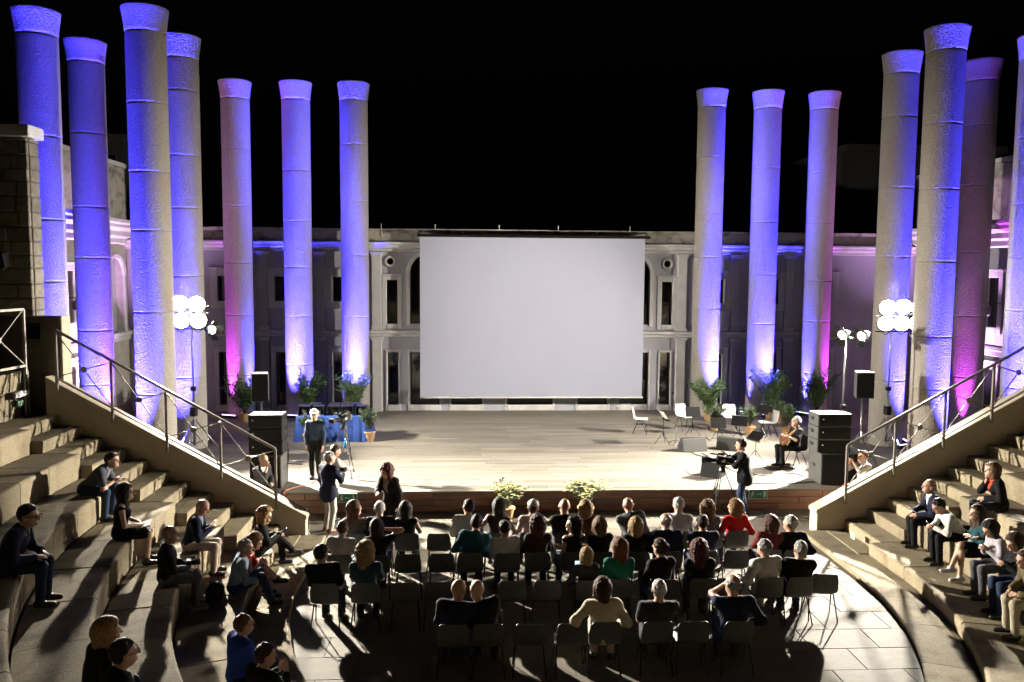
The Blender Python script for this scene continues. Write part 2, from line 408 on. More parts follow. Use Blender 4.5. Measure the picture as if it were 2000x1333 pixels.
CSH = dict(zip('ABCDEFGHIJKLMN', ('far left column', 'second column from the left', 'tall near left column', 'column behind the left floodlights', 'outermost back-left column', 'middle back-left column', 'column just left of the screen',
    'column just right of the screen', 'middle back-right column', 'outermost back-right column', 'column behind the right floodlights', 'tall near right column', 'dim magenta right column', 'column at the right edge')))
for k, (cx, cy) in COLS.items():
    t = thing('stone_column', CLAB[k], 'column', (cx, cy, ZS), RNG.uniform(0, 6), 'fourteen free-standing stone columns')
    z = 0.; top = 11.2-ZS
    while z < top-.3:
        h = RNG.uniform(1.35, 2.1)
        if top-z-h < .8: h = top-z
        b = MB(); r0 = RC*RNG.uniform(1.0, 1.005); r1 = RC*RNG.uniform(1.0, 1.005); n = 40
        b.lathe([(r0-.012, z+.001), (r0-.003, z+.006), (r0, z+.014), (r0, z+.05)]+[(r0+(r1-r0)*i/5, z+.05+(h-.1)*i/5) for i in range(1, 5)]+[(r1, z+h-.05), (r1, z+h-.014), (r1-.003, z+h-.006), (r1-.012, z+h-.001)], n, cap=False)
        obj('drum', b, m_col, t, smooth=True); z += h
    b = MB(); prof = [(RC-.01, top), (RC+.005, top+.02)]
    for i in range(1, 7):
        u = i/6; prof.append((RC+.005+.072*u**1.3, top+.02+.56*u))
    prof += [(RC+.077, top+.60), (RC+.05, top+.615), (.01, top+.62)]
    b.lathe(prof, 40); obj('capital', b, m_col, t, smooth=True)
# LED uplights at the column feet
BL = (.05, .042, 1.0); MG = (.62, .06, .95); VI = (.28, .09, 1.0)
UP = {'A': [(35, BL, 1.0), (70, BL, 1.2)], 'B': [(65, VI, 1.1), (20, BL, .7)], 'C': [(-28, BL, 1.0)], 'D': [(-8, BL, .9)], 'E': [(-22, MG, .45), (58, BL, 1.6)], 'F': [(-12, BL, 1.3), (62, BL, .6)],
      'G': [(2, BL, 1.2), (-62, BL, .6)], 'H': [(26, BL, 1.2), (62, BL, .6)], 'I': [(14, BL, 1.4), (-62, BL, .6)], 'J': [(40, MG, .5), (-58, BL, 1.6)],
      'K': [(25, BL, .8), (80, VI, .8)], 'L': [(30, BL, 1.0), (75, BL, .7)], 'M': [(-35, MG, .3)], 'N': [(-30, BL, 1.1)]}
UPW = 26000
PK = (.85, .48, 1.0)
for wx_, wy_, tx, lab_ in ((-10.75, 25.3, -11.6, 'left'), (15.25, 25.3, 16.1, 'right')):
    t = thing('led_uplight', 'pink LED bar on the floor washing the %s wing wall' % lab_, 'stage light', (wx_, wy_, ZS), 0, 'LED bars lighting the columns')
    b = MB(); b.box2((-.05, -.3, .01), (.05, .3, .11)); obj('housing', b, m_metal, t, bevel=.01)
    b = MB(); b.box2((-.03, -.27, .111), (.03, .27, .118)); obj('led_strip', b, mat('led_pink', (.5, .5, .5), emit=(1, .6, 1), es=10), t)
    spot('uplight_beam', (0, 0, .2), Vector((tx-wx_, .3, 5.0)), 5000, PK, 95, 1., .08, t)
lens_me = None
for k, L_ in UP.items():
    cx, cy = COLS[k]
    for i, (ang, c, p) in enumerate(L_):
        a = R(ang); dx, dy = math.sin(a), -math.cos(a); d = RC+(.22 if abs(ang) < 45 else .15)
        nm = {BL: 'blue', MG: 'magenta', VI: 'violet'}[c]; wh = ('left side' if ang < -45 else 'right side' if ang > 45 else 'front')
        t = thing('led_uplight', '%s LED bar at the %s foot of the %s' % (nm, wh, CSH[k]), 'stage light', (cx+dx*d, cy+dy*d, ZS), a, 'LED bars lighting the columns')
        b = MB(); b.box2((-.3, -.05, .01), (.3, .05, .11)); obj('housing', b, m_metal, t, bevel=.01)
        lm = mat('led_'+nm, (.5, .5, .5), emit=tuple(min(1, x*1.2+.25) for x in c), es=14)
        for j in range(8):
            b = MB(); b.lathe([(.022, 0), (.018, .012), (.001, .014)], 8); obj('led_lens', b, lm, t, loc=(-.24+j*.0686, 0, .111))
        q = Vector((cx+dx*d, cy+dy*d, ZS+.2)); tgt = Vector((cx, cy, ZS+(22. if abs(ang) < 45 and c != MG else 8.)))
        tl_ = Matrix.Rotation(-a, 3, 'Z') @ (tgt-q)
        if abs(ang) < 45 and c != MG:
            ld = bpy.data.lights.new('uplight_beam', 'AREA'); ld.shape = 'RECTANGLE'; ld.size = .9; ld.size_y = .08; ld.spread = R(27); ld.energy = UPW*.034*p; ld.color = c
            o = bpy.data.objects.new('uplight_beam', ld); COL.objects.link(o); o.parent = t; o.location = (0, 0, .15); o.rotation_euler = tl_.to_track_quat('-Z', 'Y').to_euler()
        else: spot('uplight_beam', (0, 0, .17), tl_+Vector((0, 0, .17)), UPW*p*.6, c, 20 if c != MG else 26, .8, .06, t)

# ------------------------------------------------------------------ back facade (y = YF)
YF = 29.2
def wall_holes(u0, u1, z0, z1, holes, fn, depth):
    """flat wall with rectangular openings and reveals; fn(u, d, z) -> point, d = depth behind the face"""
    us = sorted({u0, u1, *[h[0] for h in holes], *[h[1] for h in holes]}); zs = sorted({z0, z1, *[h[2] for h in holes], *[h[3] for h in holes]})
    b = MB()
    for a, c in zip(us, us[1:]):
        for e, g_ in zip(zs, zs[1:]):
            um, zm = (a+c)/2, (e+g_)/2
            if any(h[0] < um < h[1] and h[2] < zm < h[3] for h in holes): continue
            b.add([fn(a, 0, e), fn(c, 0, e), fn(c, 0, g_), fn(a, 0, g_)], [(0, 1, 2, 3)])
    for h in holes:
        p = [(h[0], h[2]), (h[1], h[2]), (h[1], h[3]), (h[0], h[3])]
        for (a, e), (c, g_) in zip(p, p[1:]+p[:1]):
            b.add([fn(a, 0, e), fn(a, depth, e), fn(c, depth, g_), fn(c, 0, g_)], [(0, 1, 2, 3)])
    b.add([fn(u0, .5, z0), fn(u1, .5, z0), fn(u1, .5, z1), fn(u0, .5, z1)], [(0, 1, 2, 3)])
    b.add([fn(u0, 0, z1), fn(u1, 0, z1), fn(u1, .5, z1), fn(u0, .5, z1)], [(0, 1, 2, 3)])
    return b
fx = lambda u, d, z: (u, YF+d, z)
fac = thing('theatre_facade', 'pale two-storey theatre facade with pilasters and dark windows behind the stage', 'building')
WIN = []      # x0,x1,z0,z1,style
def mirror(x): return 2*AXX-x
left = []
for i in range(3):
    x = -4.84-1.98*i
    left += [(x, x+.66, 4.43, 5.30, 'up'), (x, x+.66, .72, 2.62, 'door')]
left += [(-2.90, -2.52, 3.64, 5.20, 'up'), (-2.07, -.77, 3.64, 5.47, 'arch'), (-2.88, -2.50, .72, 2.63, 'door'), (-2.07, -1.03, .72, 2.63, 'door')]
for w in left: WIN += [w, (mirror(w[1]), mirror(w[0]), w[2], w[3], w[4])]
WIN += [(1.42, 3.06, .72, 2.63, 'door'), (-.6, .5, .72, 2.63, 'door'), (mirror(.5), mirror(-.6), .72, 2.63, 'door')]
holes = [(w[0], w[1], w[2], w[3]+((w[1]-w[0])/2 if w[4] == 'arch' else 0)) for w in WIN]
obj('wall', wall_holes(-11.9, 16.4, ZS-.02, 7.0, holes, fx, .26), m_wall, fac)
for (x0, x1, z0, z1, sty) in WIN:
    w = link('window' if sty != 'door' else 'glazed_door', None, None, fac)
    t = .10 if sty != 'arch' else .09
    zt_ = z1+((x1-x0)/2 if sty == 'arch' else 0)
    b = MB(); b.box2((x0-.001, YF+.22, z0), (x1+.001, YF+.24, zt_)); obj('pane', b, m_glass, w)
    b = MB()   # sash
    for a, c in ((x0, x0+.035), (x1-.035, x1)): b.box2((a, YF+.17, z0), (c, YF+.215, zt_))
    b.box2((x0+.036, YF+.172, z0), (x1-.036, YF+.213, z0+.05)); obj('sash', b, m_metal, w)
    if sty == 'arch':
        r = (x1-x0)/2; xc = (x0+x1)/2; n = 14
        for sgn in (-1, 1):      # spandrels closing the square head
            poly = [(xc+sgn*r, z1), (xc+sgn*r, zt_), (xc, zt_)]+[(xc+sgn*r*math.sin(a), z1+r*math.cos(a)) for a in [PI/2*i/n for i in range(1, n)]]
            b = MB(); b.prism(poly, lambda x, z: (x, YF-.001, z), lambda x, z: (x, YF+.2, z)); obj('spandrel', b, m_wall, w)
        rows = []
        for i in range(2*n+1):
            a = -PI/2+PI*i/(2*n); rows.append([(xc+(r+d)*math.sin(a), YF+y, z1+(r+d)*math.cos(a)) for d, y in ((-.001, .05), (-.001, -.05), (.05, -.07), (.12, -.07), (.14, -.04), (.14, .0))])
        b = MB(); b.grid(rows); obj('arch_moulding', b, m_trim, w, smooth=False)
        for a in (x0-.14, x1+.001):
            b = MB(); b.box2((a, YF-.06, z0-.05), (a+.139, YF+.02, z1)); obj('jamb', b, m_trim, w, bevel=.01)
    else:
        tt = .26 if x1-x0 > .6 and sty == 'up' else .17
        if x1-x0 > .9 or (x1-x0 < .45 and sty == 'door'): tt = .08
        for a, c, e, g_ in ((x0-tt, x0, z0-(tt if sty == 'up' else .22), z1+tt), (x1, x1+tt, z0-(tt if sty == 'up' else .22), z1+tt)):
            b = MB(); b.box2((a, YF-.055, e), (c, YF+.03, g_)); obj('frame', b, m_trim, w, bevel=.018)
        b = MB(); b.box2((x0+.001, YF-.053, z1), (x1-.001, YF+.03, z1+tt)); obj('frame', b, m_trim, w, bevel=.015)
        if tt > .12:
            b = MB(); b.box2((x0-tt-.03, YF-.09, z1+tt+.002), (x1+tt+.03, YF+.02, z1+tt+.05)); obj('lintel', b, m_trim, w, bevel=.01)
        b = MB(); b.box2((x0+.001, YF-.075, z0-(tt if sty == 'up' else .21)), (x1-.001, YF+.03, z0-.001)); obj('sill', b, m_trim, w, bevel=.012)
# pilasters
for i in range(3):
    for x in (-3.42-1.98*i, mirror(-3.42-1.98*i)-.34, ):
        for (a, c) in ((3.42, 6.2), (ZS, 3.18)):
            p = link('pilaster', None, None, fac)
            b = MB(); b.box2((x, YF-.10, a), (x+.34, YF+.02, c-.14)); obj('pilaster_shaft', b, m_wall if i else m_trim, p, bevel=.012)
            b = MB(); b.box2((x-.03, YF-.13, c-.14), (x+.37, YF+.02, c-.06)); b.box2((x-.06, YF-.16, c-.06), (x+.40, YF+.02, c)); obj('pilaster_capital', b, m_trim, p, bevel=.01)
            b = MB(); b.box2((x-.03, YF-.13, a), (x+.37, YF+.02, a+.12)); obj('pilaster_base', b, m_trim, p, bevel=.01)
def moulding(name, prof, path, m, parent, close=False):
    """sweep a (out, z) profile along a path of ((x,y), outward normal)"""
    rows = [[(p[0]+n[0]*o, p[1]+n[1]*o, z) for o, z in prof] for p, n in path]
    b = MB(); b.grid(rows); return obj(name, b, m, parent)
N_ = (0, -1)
moulding('belt_course', [(0, 3.17), (.06, 3.19), (.06, 3.27), (.13, 3.30), (.13, 3.40), (0, 3.43)], [((-11.9, YF), N_), ((16.4, YF), N_)], m_trim, fac)
moulding('cornice', [(0, 6.2), (.08, 6.22), (.08, 6.30), (.2, 6.36), (.2, 6.44), (.28, 6.47), (.28, 6.53), (.05, 6.56)], [((-11.9, YF), N_), ((16.4, YF), N_)], m_trim, fac)
moulding('fascia', [(.05, 6.56), (.05, 6.92), (.0, 6.93)], [((-11.9, YF), N_), ((16.4, YF), N_)], m_fascia, fac)
x = -11.9
while x < 16.3:
    ln = min(RNG.uniform(1.1, 1.6), 16.4-x); b = MB(); b.box2((x+.004, YF-.12, 6.93), (x+ln-.004, YF+.5, 7.0+RNG.uniform(0, .02))); obj('coping_slab', b, m_fascia, fac, bevel=.01); x += ln
for px, py in ((762, 511), (1303, 516)):
    p = atY(px, py, YF); o_ = link('oculus', None, None, fac, (p.x, YF-.02, p.z)); o_.rotation_euler = (PI/2, 0, 0)
    b = MB(); b.lathe([(.115, -.02), (.125, .05), (.19, .05), (.205, .02), (.205, -.02)], 24, cap=False); obj('frame', b, m_trim, o_, smooth=False)
    b = MB(); b.lathe([(.118, .0), (.118, .006)], 24); obj('pane', b, m_glass, o_)
for px in (1372, 745, 850, 975, 1090, 1230):
    p = atY(px, 455, YF-.05); b = MB(); b.tube([(p.x, YF-.06, 6.75), (p.x, YF-.10, 7.18)], .018, 6); obj('rail_stub', b, m_railw, fac)

# ------------------------------------------------------------------ side wings
def wing(side):
    X = -11.88 if side < 0 else 16.38; n = -side
    fn = lambda u, d, z: (X-n*d, u, z)
    lab = 'left' if side < 0 else 'right'
    t = thing('side_wing', 'stuccoed side wing with heavy cornice and tall parapet behind the %s columns' % lab, 'building')
    wins = [(24.3, 25.1, 3.9, 5.45), (24.3, 25.1, .8, 2.6), (20.6, 21.4, 3.9, 5.45), (20.6, 21.4, .8, 2.6)]
    obj('wall', wall_holes(19.2, YF, ZS-.02, 9.0, [(27.55, 28.75, 3.3, 5.9)]+wins, fn, .25), m_wall if side > 0 else mat('wing_render', (.5, .47, .42), rough=.85, bump=.1, stain=((.33, .3, .26), .9, .4, .3)), t)
    def bx(nm, u0, u1, z0, z1, out, m, par, back=-.02, bev=.01):
        a = sorted((X+n*back, X+n*out)); b = MB(); b.box2((a[0], u0, z0), (a[1], u1, z1)); return obj(nm, b, m, par, bevel=bev)
    bx('niche_back', 27.5, 28.8, 3.25, 5.95, -.24, m_wall, t, -.26, 0)
    for u0, u1, z0, z1 in wins:
        w = link('window', None, None, t)
        bx('pane', u0, u1, z0, z1, -.2, m_glass, w, -.22, 0)
        for a, c, e, g_ in ((u0-.2, u0, z0-.2, z1+.2), (u1, u1+.2, z0-.2, z1+.2), (u0+.001, u1-.001, z1, z1+.2), (u0+.001, u1-.001, z0-.2, z0)): bx('frame', a, c, e, g_, .06, m_trim, w)
        bx('lintel', u0-.28, u1+.28, z1+.202, z1+.27, .14, m_trim, w)
    rows = []
    for i in range(25):
        a = -PI/2+PI*i/24; rows.append([(X+n*o, 28.15+(.6+d)*math.sin(a), 5.3+(.6+d)*math.cos(a)) for d, o in ((0, -.02), (0, .06), (.12, .08), (.16, .02), (.16, -.02))])
    b = MB(); b.grid(rows); obj('arch_moulding', b, m_trim, t)
    for u in (27.39, 28.75): bx('niche_jamb', u, u+.16, 3.3, 5.3, .05, m_trim, t)
    for u0, u1, o in ((19.2, 26.1, .34), (26.1, YF, 0.)):
        pr = [(0, 6.35), (.10, 6.4), (.10, 6.55), (.22, 6.62), (.22, 6.78), (.36, 6.9), (.36, 7.0), (.46, 7.05), (.46, 7.16), (0, 7.22)]
        rows = [[(X+n*(o+oo), u, z) for oo, z in pr] for u in (u0+.001, u1)]
        b = MB(); b.grid(rows); b.add(rows[1], [tuple(range(len(pr)))]); obj('cornice', b, m_trim, t)
        moul = [[(X+n*(o+oo), u, z) for oo, z in ((0, 3.05), (.08, 3.08), (.08, 3.22), (.14, 3.26), (.14, 3.36), (0, 3.4))] for u in (u0+.001, u1)]
        b = MB(); b.grid(moul); obj('belt_course', b, m_trim, t)
    bx('pier', 25.35, 26.1, ZS, 6.34, .34, m_trim, t, 0)
    bx('pier', 19.2, 20.2, ZS, 6.34, .34, m_trim, t, 0)
    u = 19.2
    while u < YF-.1:
        ln = min(RNG.uniform(1.4, 2.0), YF-u); bx('parapet_panel', u+.004, u+ln-.004, 7.23, 8.96, .03+RNG.uniform(0, .01), m_fascia if int(u) % 3 == 0 else m_wall, t, -.3); bx('parapet_coping', u+.004, u+ln-.004, 8.97, 9.12, .1, m_trim, t, -.4); u += ln
    b = MB(); lx = X+n*.25
    return t
wing(-1); wing(1)
# lanterns on the wings
for side, (px, py), lab in ((-1, (141, 595), 'left'), (1, (1935, 605), 'right')):
    X = -11.5 if side < 0 else 16.0; p = atX(px, py, X)
    t = thing('wall_lantern', 'small unlit lantern on a bracket fixed to the %s wing wall' % lab, 'lantern', (X, p.y, p.z))
    b = MB(); b.tube([(side*.35, 0, .18), (-side*.1, 0, .2), (-side*.1, 0, .1)], .015, 6); obj('bracket', b, m_metal, t)
    b = MB(); b.lathe([(.02, .12), (.11, .06), (.09, -.16), (.05, -.2)], 8, (-side*.1, 0, 0)); obj('lantern_body', b, mat('dim_glass', (.25, .22, .25), rough=.3), t)

# ------------------------------------------------------------------ masonry building at far left
t = thing('stone_building', 'rough masonry building with pale coping at the far left edge', 'building')
bx0, bx1, by = -12.2, -9.84, 19.0
b = MB(); b.box2((bx0, by+.06, 0), (bx1-.05, by+.5, 8.42)); obj('wall_core', b, mat('mortar', (.11, .095, .075), rough=.95, bump=.4), t)
z = 3.4
while z < 8.38:
    h = min(RNG.uniform(.26, .36), 8.42-z); x = bx0+RNG.uniform(-.3, 0)
    while x < bx1-.02:
        ln = RNG.uniform(.36, .7); a = max(x, bx0); c = min(x+ln, bx1-.01)
        if bx1-c < .15: c = bx1-.01
        b = MB(); j = lambda: RNG.uniform(-.012, .012); y0 = by+RNG.uniform(-.02, .02)
        b.hexa([(a+.012+j()/2, y0, z+.01+j()/2), (c-.012+j()/2, y0, z+.01+j()/2), (c-.008, by+.1, z+.008), (a+.008, by+.1, z+.008)], [(a+.012+j()/2, y0, z+h-.012+j()/2), (c-.012, y0, z+h-.012+j()/2), (c-.008, by+.1, z+h-.008), (a+.008, by+.1, z+h-.008)])
        obj('stone', b, m_masonry, t, bevel=.015)
        if c >= bx1-.011:
            b = MB(); b.box2((bx1-.04, by+.105, z+.01), (bx1+RNG.uniform(-.005, .01), by+.49, z+h-.01)); obj('stone', b, m_masonry, t, bevel=.015); break
        x += ln
    z += h
b = MB(); b.box2((bx0, by-.08, 8.44), (bx1+.08, by+.6, 8.70)); obj('coping', b, m_trim, t, bevel=.015)
t = thing('wall_speaker', 'dark bracketed box hanging on the masonry wall at the left edge', 'box', (-10.42, by-.05, 5.7))
b = MB(); b.box((0, -.12, 0), (.26, .2, .36), Matrix.Rotation(.3, 3, 'X')); obj('housing', b, m_metal, t, bevel=.02)
b = MB(); b.tube([(0, 0, -.25), (0, -.1, -.12)], .02, 6); obj('bracket', b, m_bark, t)
# far dark buildings
def far(lbl, x0, x1, y0, z1, wins):
    t = thing('far_building', lbl, 'building'); m = mat('far_render', (.035, .033, .033), rough=.9, var=.1, vs=1)
    hs = [(a, c, e, g_) for a, c, e, g_ in wins]
    obj('wall', wall_holes(x0, x1, 0, z1, hs, lambda u, d, z: (u, y0+d, z), .2), m, t)
    for a, c, e, g_ in hs:
        b = MB(); b.box2((a, y0+.15, e), (c, y0+.17, g_)); obj('window', b, m_glass, t)
    b = MB(); b.box2((x0-.15, y0-.15, z1+.01), (x1+.15, y0+6, z1+.3)); obj('roof_edge', b, m, t)
    b = MB(); b.box2((x0, y0+.51, 0), (x1, y0+6, z1)); obj('volume', b, m, t)
far('plain dim block rising behind the right corner of the facade', 16.9, 24, 36, 11.0, [(17.6, 18.4, 7.6, 9.2), (19.6, 20.4, 7.6, 9.2)])
far('plain dim block seen between the left columns behind the parapet', -22, -13.4, 34, 10.6, [(-15.0, -14.2, 9.3, 10.1), (-17, -16.2, 9.3, 10.1)])

# ------------------------------------------------------------------ projection screen
tl = atY(820, 463, 28.6); br = atY(1254, 776, 28.6); y = 28.62
t = thing('projection_screen', 'large blank white projection screen hanging in front of the facade', 'screen')
rows = []
for i in range(13):
    z = br.z+(tl.z-br.z)*i/12
    rows.append([(tl.x+(br.x-tl.x)*j/24, y+.012*math.sin(j*1.1+i*.3)*(1-i/13), z) for j in range(25)])
b = MB(); b.grid(rows); rows2 = [[(p[0], p[1]+.012, p[2]) for p in r] for r in rows]; b.grid(rows2)
obj('screen_sheet', b, m_screen, t, smooth=True)
b = MB(); b.box2((tl.x-.1, y-.06, tl.z+.0), (br.x+.18, y+.10, tl.z+.10)); obj('roller_housing', b, m_metal, t, bevel=.01)
b = MB(); b.tube([(tl.x, y, br.z-.015), (br.x+.03, y, br.z-.015)], .03, 8); obj('bottom_batten', b, m_white, t, smooth=True)
for xx in (tl.x-.05, -.2, AXX, 4.6, br.x+.12):
    b = MB(); b.bar((xx, y+.02, tl.z+.06), (xx, YF-.1, tl.z+.24), .04, .04); obj('bracket', b, m_railw, t)

# ------------------------------------------------------------------ floodlights
def floodlight(label, loc, aim, sz=.34, rad=None, beams=(), sm=1.0, lamp=m_lens, doors=True):
    t = thing('floodlight', label, 'stage light', loc)
    d = (Vector(aim)-Vector(loc)).normalized(); q = d.to_track_quat('-Z', 'Y').to_matrix()
    def put(nm, b, m, smooth=False, bev=0):
        o = obj(nm, b, m, t, smooth=smooth, bevel=bev); o.rotation_euler = q.to_euler(); return o
    b = MB(); b.lathe([(.06, .26), (sz*.32, .24), (sz*.46, .10), (sz*.5, .0), (sz*.5, -.03), (sz*.47, -.03), (sz*.45, .0)], 20, cap=False); put('housing', b, m_metal, True)
    b = MB(); b.lathe([(.001, -.018), (sz*.45, -.006), (sz*.45, .0), (.001, .004)], 20, cap=False); put('lens', b, lamp, True)
    for i in range(4 if doors else 0):
        a = i*PI/2; rm = Matrix.Rotation(a, 3, 'Z'); w = sz*.42
        b = MB(); vs = [rm @ Vector(v) for v in ((-w, sz*.5, -.03), (w, sz*.5, -.03), (w*1.1, sz*.5+.14, -.13), (-w*1.1, sz*.5+.14, -.13))]
        b.add(vs+[v+rm @ Vector((0, .004, .003)) for v in vs], [(0, 1, 2, 3), (7, 6, 5, 4), (0, 4, 5, 1), (1, 5, 6, 2), (2, 6, 7, 3), (3, 7, 4, 0)]); put('barn_door', b, m_metal)
    b = MB(); b.tube([(-sz*.54, 0, .06), (-sz*.54, 0, -.0), (-sz*.5, -sz*.35, .1), (0, -sz*.72, .12), (sz*.5, -sz*.35, .1), (sz*.54, 0, 0), (sz*.54, 0, .06)], .012, 6); put('yoke', b, m_metal)
    for tg, pw, ang, bl in beams:
        tgv = Vector(tg)-Vector(loc); st_ = d*.09
        spot('flood_beam', st_, st_+tgv.normalized(), pw, (1., .93, .80), ang, bl, .10, t)
    return t
def light_stand(label, loc, h, bars=(), legs=.7):
    t = thing('light_stand', label, 'light stand', loc)
    b = MB(); b.tube([(0, 0, .25), (0, 0, h*.45)], .032, 10); obj('mast', b, m_chrome, t, smooth=True)
    b = MB(); b.tube([(0, 0, h*.45-.05), (0, 0, h)], .022, 10); obj('mast', b, m_chrome, t, smooth=True)
    b = MB(); b.box2((-.06, -.06, h*.45-.06), (.06, .06, h*.45+.06)); obj('clamp', b, m_metal, t, bevel=.01)
    b = MB(); b.box2((-.08, -.09, 1.05), (.08, .09, 1.3)); obj('winch', b, m_metal, t, bevel=.015)
    for i in range(3):
        a = 2*PI*i/3+.5; c, s = math.cos(a), math.sin(a)
        b = MB(); b.tube([(.03*c, .03*s, .95), (legs*c, legs*s, .02)], .018, 8); b.tube([(.03*c, .03*s, .3), (legs*.55*c, legs*.55*s, .42)], .012, 6); obj('leg', b, m_chrome, t, smooth=True)
    for (a, c) in bars:
        b = MB(); b.tube([a, c], .02, 8); obj('crossbar', b, m_metal, t, smooth=True)
    return t
FW = 5200
ly = 22.25; lx = atY(376, 700, ly).x
light_stand('tall light stand with crank mast in front of the left columns', (lx, ly, ZS), 4.0, [((-.75, 0, 3.85), (.45, 0, 3.85)), ((-.75, 0, 3.42), (.45, 0, 3.42)), ((.0, 0, 4.0), (.5, .0, 4.05))])
ry = 22.25; rx = atY(1738, 700, ry).x
light_stand('tall light stand with crank mast beside the tall right columns', (rx, ry, ZS), 4.0, [((-.45, 0, 3.85), (.75, 0, 3.85)), ((-.45, 0, 3.42), (.75, 0, 3.42))])
FL = [('upper', 'outer', -.72, 4.10), ('upper', 'inner', .18, 4.10), ('lower', 'outer', -.68, 3.66), ('lower', 'inner', .22, 3.66), ('upper', 'middle', -.27, 4.12), ('lower', 'middle', -.23, 3.66)]
for i, (v, h, dx, dz) in enumerate(FL):
    for sgn, X, Y, nm in ((1, lx, ly, 'left'), (-1, rx, ry, 'right')):
        far_ = (7.6, 9.8, .5) if sgn > 0 else (-4.4, 9.8, .8)
        stg = (3.0, 26.5, .6) if sgn > 0 else (1.5, 26.5, .6)
        aim = (0.4, 0, 4.6)
        beams = []
        if i == 3: beams = [(far_, FW*(7.8 if sgn > 0 else 7.0), 98, 1.)]
        if i == 1: beams = [(stg, FW*2.0, 100, .7)]
        if i == 4: beams = [((X+sgn*1.2, 29.2, 3.2), FW*1.5, 112, .7)]
        if i == 2: beams = [((X+sgn*-1.0, Y-.4, 5.2), FW*.10, 170, .5)]
        floodlight('glaring %s %s floodlight of the bank on the %s stand' % (v, h, nm), (X+sgn*dx, Y-.12, ZS+dz), (aim[0]+ (2 if sgn > 0 else -1), aim[1], aim[2]), .45, beams=beams, doors=False)
p = atY(415, 645, 22.2); floodlight('small lamp on the left stand turned towards the stage', (p.x, 22.2, p.z), (6, 14.5, 2.5), .24, lamp=mat('lamp_lens_small', (.9, .9, .9), emit=(1, .93, .8), es=12))
light_b = light_stand('thin stand carrying two barn-door lamps above the right speaker', (9.95, 20.9, ZS), 3.35, [((-.32, 0, 3.35), (.18, 0, 3.35))], .5)
for (px, py), nm in (((1645, 655), 'left'), ((1683, 657), 'right')):
    p = atY(px, py, 20.85); floodlight('%s one of two lit barn-door lamps on the thin stand over the right speaker' % nm, (p.x, 20.85, p.z), (0, 14, 1.0), .26, lamp=MATS['lamp_lens_small'], beams=[((2.5, 20.5, .5), 900, 90, .6)])

# ------------------------------------------------------------------ loudspeakers
def cabinet(label, lo, hi, name='loudspeaker', dots=1, side=None, rz=0):
    c = ((lo[0]+hi[0])/2, (lo[1]+hi[1])/2, lo[2]); w, d, h = hi[0]-lo[0], hi[1]-lo[1], hi[2]-lo[2]
    t = thing(name, label, 'loudspeaker', c, rz)
    b = MB(); b.box2((-w/2, -d/2+.03, .003), (w/2, d/2, h-.003)); obj('cabinet', b, side or m_blk, t, bevel=.012)
    b = MB(); b.box2((-w/2+.02, -d/2, .022), (w/2-.02, -d/2+.03, h-.022)); obj('grille', b, m_grille, t, bevel=.01)
    for i in range(dots):
        b = MB(); b.box((-w*.36, -d/2-.004, h*.6), (.035, .008, .03)); obj('badge', b, m_chrome, t)
    for sx in (-1, 1):
        b = MB(); b.box((sx*(w/2+.002), .05, h*.55), (.012, .16, .07)); obj('handle_recess', b, m_metal, t)
    return t
for i, nm in enumerate(('lowest', 'middle', 'top')):
    cabinet('%s of three black line-array cabinets stacked at stage left' % nm, (-5.05, 18.75, 1.26+i*.31), (-4.27, 19.3, 1.26+(i+1)*.31), side=m_blk)
    cabinet('%s of three black line-array cabinets stacked at stage right' % nm, (8.34, 18.72, 1.26+i*.31), (9.16, 19.3, 1.26+(i+1)*.31), side=m_greyb)
cabinet('black subwoofer under the left speaker stack', (-5.0, 18.6, ZS+.004), (-4.28, 19.35, 1.255), 'subwoofer', 0, m_greyb)
cabinet('black subwoofer under the right speaker stack', (8.4, 18.6, ZS+.004), (9.3, 19.35, 1.255), 'subwoofer', 0, m_greyb)
def pole_speaker(label, x, y, z0, w, h, rz):
    t = thing('speaker_on_stand', label, 'loudspeaker', (x, y, ZS), rz)
    b = MB(); poly = [(-w/2, -.2), (w/2, -.2), (w*.36, .2), (-w*.36, .2)]
    b.prism(poly, lambda a, c: (a, c, z0), lambda a, c: (a, c, z0+h)); obj('cabinet', b, m_greyb, t, bevel=.015)
    b = MB(); b.box2((-w/2+.015, -.225, z0+.02), (w/2-.015, -.2, z0+h-.02)); obj('grille', b, m_grille, t, bevel=.008)
    b = MB(); b.tube([(0, 0, .3), (0, 0, z0)], .02, 8); obj('pole', b, m_chrome, t, smooth=True)
    for i in range(3):
        a = 2*PI*i/3+.3; b = MB(); b.tube([(0, 0, .95), (.5*math.cos(a), .5*math.sin(a), .02)], .014, 6); obj('leg', b, m_chrome, t, smooth=True)
pole_speaker('dark speaker on a pole behind the left speaker stack', -5.55, 22.0, 1.52, .46, .76, .1)
pole_speaker('dark speaker on a tripod pole beneath the two barn-door lamps', 10.27, 20.5, 1.82, .46, .68, -.15)

